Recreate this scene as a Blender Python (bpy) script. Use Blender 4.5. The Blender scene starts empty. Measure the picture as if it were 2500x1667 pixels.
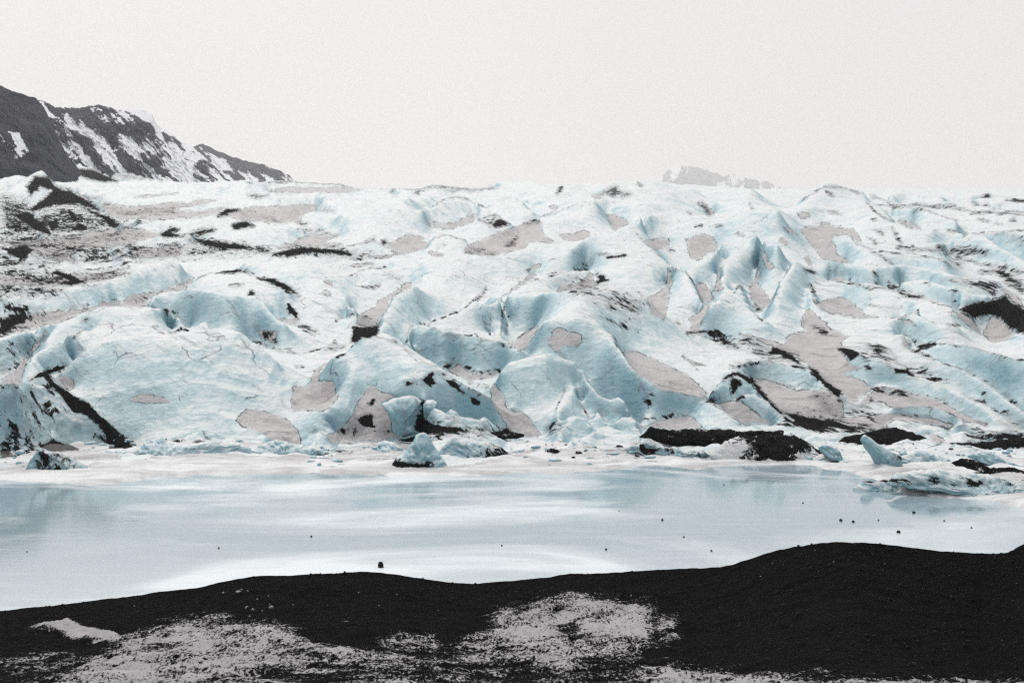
import bpy, math, random
import numpy as np

# ------------------------------------------------------------------ camera, sky, sun, exposure
F, CX, HY, H = 2430.56, 1250.0, 745.0, 10.0      # focal length, centre, eye level (photo px); eye height in metres above the lake
scene = bpy.context.scene
cam_data = bpy.data.cameras.new('camera')
cam = bpy.data.objects.new('camera', cam_data)
scene.collection.objects.link(cam)
cam.location = (0, 0, H)
cam.rotation_euler = (math.radians(90), 0, 0)
cam_data.sensor_width = 36.0
cam_data.lens = 35.0
cam_data.shift_y = -(833.5 - HY) / 2500.0
cam_data.clip_start = 0.1
cam_data.clip_end = 30000.0
scene.camera = cam

SUN_EL, SUN_AZ = math.radians(55), math.radians(-28)     # high behind the glacier, a little to the left
world = bpy.data.worlds.new('World')
scene.world = world
world.use_nodes = True
wn, wl = world.node_tree.nodes, world.node_tree.links
wn.clear()
w_out = wn.new('ShaderNodeOutputWorld')
w_bg = wn.new('ShaderNodeBackground')
w_sky = wn.new('ShaderNodeTexSky')
w_sky.sky_type = 'NISHITA'
w_sky.sun_disc = False
w_sky.sun_elevation = SUN_EL
w_sky.sun_rotation = SUN_AZ
w_sky.dust_density = 4.0
w_mix = wn.new('ShaderNodeMix')
w_mix.data_type = 'RGBA'
w_mix.inputs['Factor'].default_value = 0.95              # closed cloud cover
w_mix.inputs['B'].default_value = (8.15, 8.0, 7.9, 1)
wl.new(w_sky.outputs['Color'], w_mix.inputs['A'])
wl.new(w_mix.outputs['Result'], w_bg.inputs['Color'])
w_bg.inputs['Strength'].default_value = 0.1
wl.new(w_bg.outputs['Background'], w_out.inputs['Surface'])

sun_data = bpy.data.lights.new('sun', 'SUN')
sun_data.energy = 1.5
sun_data.angle = math.radians(14)
sun_data.color = (1.0, 0.97, 0.93)
sun = bpy.data.objects.new('sun', sun_data)
scene.collection.objects.link(sun)
sun.rotation_euler = (math.radians(90) - SUN_EL, 0, math.pi - SUN_AZ)
sun.location = (0, 0, 200)

scene.cycles.volume_bounces = 3
scene.cycles.diffuse_bounces = 2
scene.cycles.use_denoising = False
scene.cycles.pixel_filter_type = 'BLACKMAN_HARRIS'
scene.cycles.filter_width = 1.3
scene.view_settings.view_transform = 'Standard'
scene.view_settings.look = 'None'
scene.view_settings.exposure = 0.0
scene.view_settings.gamma = 1.0
scene.view_settings.use_curve_mapping = False

# ------------------------------------------------------------------ helpers
C = scene.collection
rng = np.random.default_rng(7)
random.seed(7)
TILES = {'N': (0, 0, 1.0), '1': (0, 400, 3.36), '2': (600, 400, 3.36), '3': (1200, 400, 3.36), '4': (1800, 400, 3.36),
         '5': (0, 750, 3.36), '6': (600, 750, 3.36), '7': (1200, 750, 3.36), '8': (1800, 750, 3.36),
         'a': (0, 1040, 2.352), 'b': (800, 1040, 2.352), 'c': (1500, 1000, 2.351)}

def P(tile, s):
    ox, oy, k = TILES[tile]
    a = np.array([[float(v) for v in t.split(',')] for t in s.split()])
    return np.column_stack((ox + a[:, 0] / k, oy + a[:, 1] / k))

def resample(p, step, vals=None, closed=False):
    p = np.asarray(p, float)
    if closed:
        p = np.vstack((p, p[:1]))
    d = np.concatenate(([0], np.cumsum(np.hypot(*(np.diff(p, axis=0).T)))))
    n = max(2, int(round(d[-1] / step)) + 1)
    t = np.linspace(0, d[-1], n)
    if closed:
        t = t[:-1]
    out = np.column_stack((np.interp(t, d, p[:, 0]), np.interp(t, d, p[:, 1])))
    if vals is None:
        return out
    vt = np.linspace(0, d[-1], len(vals))
    return out, np.interp(t, vt, vals)

def hash2(ix, iy, seed):
    h = (ix.astype(np.int64) * 374761393 + iy.astype(np.int64) * 668265263 + seed * 1442695041) & 0xffffffff
    h = ((h ^ (h >> 13)) * 1274126177) & 0xffffffff
    h = ((h ^ (h >> 16)) * 2246822519) & 0xffffffff
    return ((h ^ (h >> 15)) & 0xffffff) / float(0xffffff)

def vnoise(x, y, seed=0):
    ix, iy = np.floor(x), np.floor(y)
    fx, fy = x - ix, y - iy
    fx = fx * fx * fx * (fx * (fx * 6 - 15) + 10)
    fy = fy * fy * fy * (fy * (fy * 6 - 15) + 10)
    a, b = hash2(ix, iy, seed), hash2(ix + 1, iy, seed)
    c, d = hash2(ix, iy + 1, seed), hash2(ix + 1, iy + 1, seed)
    return (a + (b - a) * fx) * (1 - fy) + (c + (d - c) * fx) * fy - 0.5

def fbm(x, y, octaves=4, seed=0, gain=0.5):
    s, a = 0, 1.0
    for o in range(octaves):
        s = s + a * vnoise(x, y, seed + o * 17)
        x, y, a = x * 2.03 + 13.7, y * 2.03 + 7.1, a * gain
    return s

def ridged(x, y, octaves=4, seed=0, gain=0.5):
    s, a = 0, 1.0
    for o in range(octaves):
        s = s + a * (0.5 - 2.0 * np.abs(vnoise(x, y, seed + o * 17)))
        x, y, a = x * 2.03 + 13.7, y * 2.03 + 7.1, a * gain
    return s

def new_mesh(name, co, quads, mat, parent=None, attrs=None, normals=None, tris=None, smooth=True):
    me = bpy.data.meshes.new(name)
    me.vertices.add(len(co))
    me.vertices.foreach_set('co', np.ascontiguousarray(co, dtype=np.float32).ravel())
    nq = 0 if quads is None else len(quads)
    nt = 0 if tris is None else len(tris)
    loops = []
    if nq:
        loops.append(np.asarray(quads).ravel())
    if nt:
        loops.append(np.asarray(tris).ravel())
    loops = np.concatenate(loops).astype(np.int32)
    me.loops.add(len(loops))
    me.loops.foreach_set('vertex_index', loops)
    me.polygons.add(nq + nt)
    starts = np.concatenate((np.arange(nq) * 4, nq * 4 + np.arange(nt) * 3)).astype(np.int32)
    me.polygons.foreach_set('loop_start', starts)
    me.update(calc_edges=True)
    if smooth:
        me.polygons.foreach_set('use_smooth', np.ones(nq + nt, dtype=bool))
    for k, v in (attrs or {}).items():
        at = me.attributes.new(k, 'FLOAT', 'POINT')
        at.data.foreach_set('value', np.ascontiguousarray(v, dtype=np.float32))
    if normals is not None:
        me.normals_split_custom_set_from_vertices(np.ascontiguousarray(normals, dtype=np.float32))
    if mat:
        me.materials.append(mat)
    ob = bpy.data.objects.new(name, me)
    C.objects.link(ob)
    if parent:
        ob.parent = parent
    return ob

def tag(o, label=None, cat=None, group=None, kind=None):
    for k, v in (('label', label), ('category', cat), ('group', group), ('kind', kind)):
        if v:
            o[k] = v
    return o

def empty(name, loc=(0, 0, 0)):
    o = bpy.data.objects.new(name, None)
    C.objects.link(o)
    o.location = loc
    return o

def grid_quads(nr, nc):
    i = np.arange(nr * nc).reshape(nr, nc)
    return np.stack((i[:-1, :-1], i[:-1, 1:], i[1:, 1:], i[1:, :-1]), -1).reshape(-1, 4)

def poly_sd(px, py, poly):
    """signed distance (negative inside) to a closed polygon"""
    n = len(poly)
    d2 = np.full(px.shape, 1e18)
    inside = np.zeros(px.shape, bool)
    for i in range(n):
        ax, ay = poly[i]
        bx, by = poly[(i + 1) % n]
        ex, ey = bx - ax, by - ay
        l2 = ex * ex + ey * ey + 1e-12
        t = np.clip(((px - ax) * ex + (py - ay) * ey) / l2, 0, 1)
        d2 = np.minimum(d2, (px - ax - t * ex) ** 2 + (py - ay - t * ey) ** 2)
        if ay != by:
            c = ((ay > py) != (by > py)) & (px < (bx - ax) * (py - ay) / (by - ay) + ax)
            inside ^= c
    d = np.sqrt(d2)
    return np.where(inside, -d, d)

# ------------------------------------------------------------------ node helpers
class NT:
    def __init__(self, name):
        self.m = bpy.data.materials.new(name)
        self.m.use_nodes = True
        self.t = self.m.node_tree
        self.t.nodes.clear()
        self.out = self.t.nodes.new('ShaderNodeOutputMaterial')
        self.b = self.t.nodes.new('ShaderNodeBsdfPrincipled')
        self.t.links.new(self.b.outputs[0], self.out.inputs['Surface'])
    def put(self, sock, v):
        if hasattr(v, 'is_output'):
            self.t.links.new(v, sock)
        else:
            sock.default_value = v
    def node(self, typ, **kw):
        n = self.t.nodes.new(typ)
        for k, v in kw.items():
            setattr(n, k, v)
        return n
    def math(self, op, a, b=0.0, clamp=False):
        n = self.node('ShaderNodeMath', operation=op, use_clamp=clamp)
        self.put(n.inputs[0], a)
        self.put(n.inputs[1], b)
        return n.outputs[0]
    def ramp(self, v, lo, hi, a=0.0, b=1.0):
        n = self.node('ShaderNodeMapRange', interpolation_type='SMOOTHSTEP')
        self.put(n.inputs['Value'], v)
        self.put(n.inputs['From Min'], lo)
        self.put(n.inputs['From Max'], hi)
        self.put(n.inputs['To Min'], a)
        self.put(n.inputs['To Max'], b)
        return n.outputs['Result']
    def mix(self, f, a, b):
        n = self.node('ShaderNodeMix', data_type='RGBA')
        self.put(n.inputs['Factor'], f)
        self.put(n.inputs['A'], a)
        self.put(n.inputs['B'], b)
        return n.outputs['Result']
    def attr(self, name):
        return self.node('ShaderNodeAttribute', attribute_name=name).outputs['Fac']
    def pos(self, scale=(1, 1, 1), rot=(0, 0, 0)):
        g = self.node('ShaderNodeNewGeometry')
        m = self.node('ShaderNodeMapping')
        self.t.links.new(g.outputs['Position'], m.inputs['Vector'])
        m.inputs['Scale'].default_value = scale
        m.inputs['Rotation'].default_value = rot
        return m.outputs['Vector']
    def post(self, size, rotz=0.0):
        g = self.node('ShaderNodeNewGeometry')
        m = self.node('ShaderNodeMapping', vector_type='TEXTURE')
        self.t.links.new(g.outputs['Position'], m.inputs['Vector'])
        m.inputs['Scale'].default_value = size
        m.inputs['Rotation'].default_value = (0, 0, rotz)
        return m.outputs['Vector']
    def noise(self, vec, scale, detail=4, rough=0.55, dist=0.0):
        n = self.node('ShaderNodeTexNoise')
        self.t.links.new(vec, n.inputs['Vector'])
        n.inputs['Scale'].default_value = scale
        n.inputs['Detail'].default_value = detail
        n.inputs['Roughness'].default_value = rough
        n.inputs['Distortion'].default_value = dist
        return n.outputs['Fac']
    def voronoi(self, vec, scale, feature='DISTANCE_TO_EDGE', rand=1.0):
        n = self.node('ShaderNodeTexVoronoi', feature=feature)
        self.t.links.new(vec, n.inputs['Vector'])
        n.inputs['Scale'].default_value = scale
        n.inputs['Randomness'].default_value = rand
        return n.outputs['Distance']
    def bump(self, h, strength, dist=0.1, normal=None):
        n = self.node('ShaderNodeBump')
        n.inputs['Strength'].default_value = strength
        n.inputs['Distance'].default_value = dist
        self.t.links.new(h, n.inputs['Height'])
        if normal:
            self.t.links.new(normal, n.inputs['Normal'])
        return n.outputs['Normal']
    def normal_z(self):
        g = self.node('ShaderNodeNewGeometry')
        s = self.node('ShaderNodeSeparateXYZ')
        self.t.links.new(g.outputs['Normal'], s.inputs[0])
        return s.outputs['Z']

def rgb(r, g, b):
    return (r, g, b, 1.0)

def make_ice():
    n = NT('glacier_ice')
    p = n.pos()
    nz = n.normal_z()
    big = n.noise(p, 0.10, 3)
    mid = n.noise(p, 0.6, 5)
    fine = n.noise(p, 4.0, 4)
    # bare blue ice on steep flanks, deepened to paint in their shade; weathered white crust on gentle ones
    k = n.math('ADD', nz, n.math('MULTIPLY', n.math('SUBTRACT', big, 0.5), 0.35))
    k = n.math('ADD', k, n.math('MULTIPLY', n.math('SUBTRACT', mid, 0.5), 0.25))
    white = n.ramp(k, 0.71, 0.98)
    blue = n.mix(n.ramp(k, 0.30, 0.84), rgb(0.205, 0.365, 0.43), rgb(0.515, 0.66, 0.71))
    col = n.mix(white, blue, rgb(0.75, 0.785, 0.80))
    # sediment bands, nearly level, warped
    lay = n.pos((0.14, 0.14, 3.2), (0.10, 0.07, 0))
    band = n.noise(lay, 1.9, 8, 0.68, 0.4)
    band = n.math('MULTIPLY', n.ramp(band, 0.56, 0.72), n.ramp(nz, 0.9, 0.6))
    col = n.mix(n.math('MULTIPLY', band, 0.55), col, rgb(0.16, 0.23, 0.27))
    # grey film of dirt, dragged down the slope
    film = n.noise(n.post((0.7, 9.0, 2.5), math.radians(48)), 1.0, 8, 0.66, 0.5)
    film = n.math('MULTIPLY', n.ramp(film, 0.52, 0.74), n.ramp(n.noise(p, 0.07, 3), 0.36, 0.62))
    col = n.mix(n.math('MULTIPLY', film, 0.78), col, rgb(0.16, 0.18, 0.19))
    # thin dirt in cracks
    wv = n.node('ShaderNodeVectorMath', operation='ADD')
    nn = n.node('ShaderNodeTexNoise')
    n.t.links.new(p, nn.inputs['Vector'])
    nn.inputs['Scale'].default_value = 0.5
    nn.inputs['Detail'].default_value = 4
    sc = n.node('ShaderNodeVectorMath', operation='SCALE')
    n.t.links.new(nn.outputs['Color'], sc.inputs[0])
    sc.inputs['Scale'].default_value = 2.2
    n.t.links.new(p, wv.inputs[0])
    n.t.links.new(sc.outputs[0], wv.inputs[1])
    cr = n.voronoi(wv.outputs[0], 0.16)
    crack = n.math('MULTIPLY', n.ramp(cr, 0.012, 0.003), n.ramp(n.noise(p, 0.22, 3), 0.52, 0.6))
    col = n.mix(n.math('MULTIPLY', crack, 0.75), col, rgb(0.10, 0.12, 0.13))
    speck = n.ramp(n.noise(p, 7.0, 3, 0.7), 0.66, 0.72)
    speck = n.math('MULTIPLY', speck, n.ramp(n.noise(p, 0.3, 3), 0.5, 0.65))
    col = n.mix(n.math('MULTIPLY', speck, 0.85), col, rgb(0.06, 0.06, 0.065))
    # old pinkish snow lying in the hollows, rimmed with dirt
    sd = n.attr('patch')
    wob = n.math('ADD', sd, n.math('MULTIPLY', n.math('SUBTRACT', n.noise(p, 0.9, 9, 0.7), 0.5), 24.0))
    wob = n.math('ADD', wob, n.math('MULTIPLY', n.math('SUBTRACT', n.noise(p, 0.22, 3), 0.5), 16.0))
    snow = n.ramp(wob, 3.5, -5.5)
    stone = n.mix(n.noise(p, 0.5, 5), rgb(0.39, 0.380, 0.390), rgb(0.62, 0.607, 0.62))
    stone = n.mix(n.math('MULTIPLY', fine, 0.3), stone, rgb(0.45, 0.42, 0.42))
    grime = n.ramp(n.noise(n.post((1.0, 3.5, 2.0), math.radians(55)), 1.0, 8, 0.68, 0.6), 0.50, 0.74)
    stone = n.mix(n.math('MULTIPLY', grime, 0.75), stone, rgb(0.15, 0.14, 0.145))
    col = n.mix(snow, col, stone)
    rim = n.ramp(n.math('ABSOLUTE', wob), 2.3, 0.4)
    rim = n.math('MULTIPLY', rim, n.ramp(n.noise(p, 0.7, 3), 0.38, 0.62, 0.12, 0.92))
    col = n.mix(rim, col, rgb(0.045, 0.042, 0.045))
    # black volcanic ash, and the painted-in dark of cave and cavities
    ash = n.attr('ash')
    st = n.post((0.75, 1.9, 1.2), math.radians(48))
    an = n.math('ADD', n.noise(st, 1.3, 9, 0.72, 0.5), n.math('MULTIPLY', n.math('SUBTRACT', n.noise(p, 0.25, 2), 0.5), 0.4))
    amp = n.math('MULTIPLY', n.math('SUBTRACT', 1.08, ash), 4.2)
    am = n.math('ADD', ash, n.math('MULTIPLY', n.math('SUBTRACT', an, 0.5), amp))
    amask = n.math('MULTIPLY', n.ramp(am, 0.50, 0.66), n.ramp(ash, 0.10, 0.26))
    stain = n.math('MULTIPLY', n.ramp(ash, 0.03, 0.55), n.ramp(n.noise(p, 0.9, 5), 0.3, 0.65, 0.05, 0.5))
    col = n.mix(stain, col, rgb(0.13, 0.14, 0.15))
    col = n.mix(amask, col, n.mix(fine, rgb(0.006, 0.006, 0.007), rgb(0.022, 0.022, 0.023)))
    n.put(n.b.inputs['Base Color'], col)
    n.put(n.b.inputs['Roughness'], n.ramp(amask, 0, 1, 0.55, 0.9))
    n.put(n.b.inputs['Specular IOR Level'], n.ramp(amask, 0, 1, 0.25, 0.02))
    # scalloped melt surface
    sp = n.pos((1, 1, 1.6))
    sc1 = n.noise(sp, 1.6, 6, 0.6, 0.3)
    sc2 = n.noise(sp, 9.0, 3, 0.6)
    sc3 = n.voronoi(sp, 2.2, 'SMOOTH_F1')
    hgt = n.math('ADD', n.math('MULTIPLY', sc1, 1.0), n.math('MULTIPLY', sc2, 0.12))
    hgt = n.math('ADD', hgt, n.math('MULTIPLY', sc3, 0.25))
    hgt = n.math('ADD', hgt, n.math('MULTIPLY', amask, 0.15))
    n.put(n.b.inputs['Normal'], n.bump(hgt, 0.75, 0.25))
    return n.m

def make_ash(name='black_ash', snowy=0.0):
    n = NT(name)
    p = n.pos()
    a = n.noise(p, 3.0, 6, 0.7)
    col = n.mix(a, rgb(0.006, 0.006, 0.0065), rgb(0.024, 0.024, 0.024))
    sn = n.attr('snow')
    st = n.pos((1.0, 1.0, 1.0), (0, 0.6, 0.3))
    m = n.math('ADD', sn, n.math('MULTIPLY', n.math('SUBTRACT', n.noise(st, 1.8, 8, 0.7, 0.6), 0.5), 1.6))
    m = n.math('MULTIPLY', n.ramp(m, 0.5, 0.58), n.ramp(sn, 0.02, 0.1))
    col = n.mix(m, col, rgb(0.66, 0.67, 0.69))
    n.put(n.b.inputs['Base Color'], col)
    n.b.inputs['Roughness'].default_value = 0.92
    n.b.inputs['Specular IOR Level'].default_value = 0.04
    h = n.math('ADD', n.noise(p, 2.0, 8, 0.7), n.math('MULTIPLY', m, 0.3))
    n.put(n.b.inputs['Normal'], n.bump(h, 0.7, 0.2))
    return n.m

def make_shelf():
    n = NT('shelf_snow')
    p = n.pos()
    lp = n.pos((0.10, 0.5, 1.0))
    a = n.noise(lp, 1.2, 6, 0.62, 0.5)
    col = n.mix(n.ramp(a, 0.36, 0.62), rgb(0.47, 0.465, 0.475), rgb(0.76, 0.775, 0.79))
    d = n.noise(n.pos((0.16, 0.9, 1.0)), 1.1, 8, 0.7, 0.8)
    dm = n.math('ADD', n.attr('ash'), n.math('MULTIPLY', n.math('SUBTRACT', d, 0.5), 1.7))
    dm = n.ramp(dm, 0.50, 0.62)
    col = n.mix(n.math('MULTIPLY', dm, 0.95), col, rgb(0.022, 0.021, 0.022))
    n.put(n.b.inputs['Base Color'], col)
    n.b.inputs['Roughness'].default_value = 0.6
    n.b.inputs['Specular IOR Level'].default_value = 0.2
    h = n.math('ADD', n.noise(lp, 2.0, 6, 0.6, 0.5), n.math('MULTIPLY', n.noise(p, 3.0, 5), 0.25))
    n.put(n.b.inputs['Normal'], n.bump(h, 0.6, 0.25))
    return n.m

def make_lake():
    n = NT('half_frozen_lake')
    p = n.pos()
    lp = n.pos((0.05, 0.11, 1.0), (0, 0, 0.12))
    a = n.noise(lp, 1.0, 6, 0.55, 1.0)
    frost = n.ramp(a, 0.44, 0.70)
    strk = n.noise(n.pos((0.16, 1.1, 1.0), (0, 0, 0.05)), 1.3, 8, 0.7, 0.6)
    frost = n.math('ADD', frost, n.math('MULTIPLY', n.math('SUBTRACT', strk, 0.5), 0.8), True)
    sy = n.node('ShaderNodeSeparateXYZ')
    n.t.links.new(p, sy.inputs[0])
    frost = n.math('ADD', frost, n.ramp(sy.outputs['Y'], 44.0, 33.0, 0.0, 0.45), True)      # snow drifted against the near shore
    col = n.mix(frost, rgb(0.29, 0.385, 0.44), rgb(0.73, 0.785, 0.82))
    dirt = n.ramp(n.noise(n.pos((0.09, 0.5, 1)), 0.8, 6, 0.65, 0.7), 0.66, 0.78)
    col = n.mix(n.math('MULTIPLY', dirt, 0.35), col, rgb(0.30, 0.31, 0.32))
    n.put(n.b.inputs['Base Color'], col)
    n.put(n.b.inputs['Roughness'], n.ramp(frost, 0.0, 1.0, 0.04, 0.5))
    n.b.inputs['IOR'].default_value = 1.33
    n.b.inputs['Specular IOR Level'].default_value = 0.9
    h = n.math('ADD', n.math('MULTIPLY', strk, 0.7), n.math('MULTIPLY', n.noise(n.pos((0.5, 2.5, 1)), 2.0, 4), 0.5))
    n.put(n.b.inputs['Normal'], n.bump(h, 0.03, 0.10))
    return n.m

def make_bank():
    n = NT('black_sand')
    p = n.pos()
    a = n.noise(p, 6.0, 8, 0.72)
    col = n.mix(a, rgb(0.002, 0.002, 0.0022), rgb(0.008, 0.008, 0.0083))
    peb = n.node('ShaderNodeTexVoronoi', feature='F1')
    n.t.links.new(p, peb.inputs['Vector'])
    peb.inputs['Scale'].default_value = 16.0
    col = n.mix(n.math('MULTIPLY', n.ramp(peb.outputs['Distance'], 0.18, 0.10), 0.10), col, rgb(0.08, 0.08, 0.08))
    sn = n.attr('snow')
    s1 = n.noise(p, 1.1, 10, 0.75, 0.5)
    s2 = n.noise(n.pos((1, .5, 1)), 20.0, 6, 0.72)
    m = n.math('ADD', sn, n.math('MULTIPLY', n.math('SUBTRACT', s1, 0.5), 2.5))
    m = n.math('ADD', m, n.math('MULTIPLY', n.math('SUBTRACT', s2, 0.5), 2.2))
    mask = n.math('MULTIPLY', n.ramp(m, 0.46, 0.70), n.ramp(sn, 0.02, 0.12))
    sc = n.mix(n.noise(p, 0.7, 5), rgb(0.24, 0.235, 0.245), rgb(0.54, 0.53, 0.545))
    col = n.mix(mask, col, sc)
    n.put(n.b.inputs['Base Color'], col)
    n.b.inputs['Roughness'].default_value = 0.95
    n.b.inputs['Specular IOR Level'].default_value = 0.03
    h = n.math('ADD', n.noise(p, 10.0, 6, 0.75), n.math('MULTIPLY', mask, 0.6))
    h = n.math('ADD', h, n.math('MULTIPLY', n.noise(p, 2.0, 4), 0.8))
    n.put(n.b.inputs['Normal'], n.bump(h, 0.5, 0.05))
    return n.m

def make_rock(name, dark, light, scale, snowcol=(0.82, 0.84, 0.87)):
    n = NT(name)
    p = n.pos()
    a = n.noise(p, scale, 8, 0.65)
    col = n.mix(n.ramp(a, 0.3, 0.7), rgb(*dark), rgb(*light))
    sn = n.attr('snow')
    m = n.math('ADD', sn, n.math('MULTIPLY', n.math('SUBTRACT', n.noise(p, scale * 1.8, 9, 0.7), 0.5), 1.35))
    m = n.ramp(m, 0.5, 0.56)
    col = n.mix(m, col, rgb(*snowcol))
    n.put(n.b.inputs['Base Color'], col)
    n.b.inputs['Roughness'].default_value = 0.95
    n.b.inputs['Specular IOR Level'].default_value = 0.05
    n.put(n.b.inputs['Normal'], n.bump(n.noise(p, scale * 2, 8, 0.7), 0.7, 4.0))
    return n.m

def make_stone(name, a, b):
    n = NT(name)
    p = n.pos()
    n.put(n.b.inputs['Base Color'], n.mix(n.noise(p, 9.0, 5), rgb(*a), rgb(*b)))
    n.b.inputs['Roughness'].default_value = 0.85
    n.b.inputs['Specular IOR Level'].default_value = 0.2
    n.put(n.b.inputs['Normal'], n.bump(n.noise(p, 14.0, 5), 0.5, 0.03))
    return n.m

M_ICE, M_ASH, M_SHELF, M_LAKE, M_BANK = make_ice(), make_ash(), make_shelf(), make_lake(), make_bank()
M_GROUND = make_shelf()
M_ROCK = make_rock('mountain_rock', (0.024, 0.027, 0.042), (0.075, 0.078, 0.092), 0.045)
M_CLIFF = make_rock('hazed_cliff_rock', (0.17, 0.185, 0.21), (0.33, 0.345, 0.37), 0.012)  # rock paled to put part of the distance haze into its colour
M_STONE = make_stone('dark_stone', (0.006, 0.006, 0.0065), (0.022, 0.022, 0.022))
M_PALE = make_stone('pale_stone', (0.18, 0.175, 0.165), (0.40, 0.39, 0.37))

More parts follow.
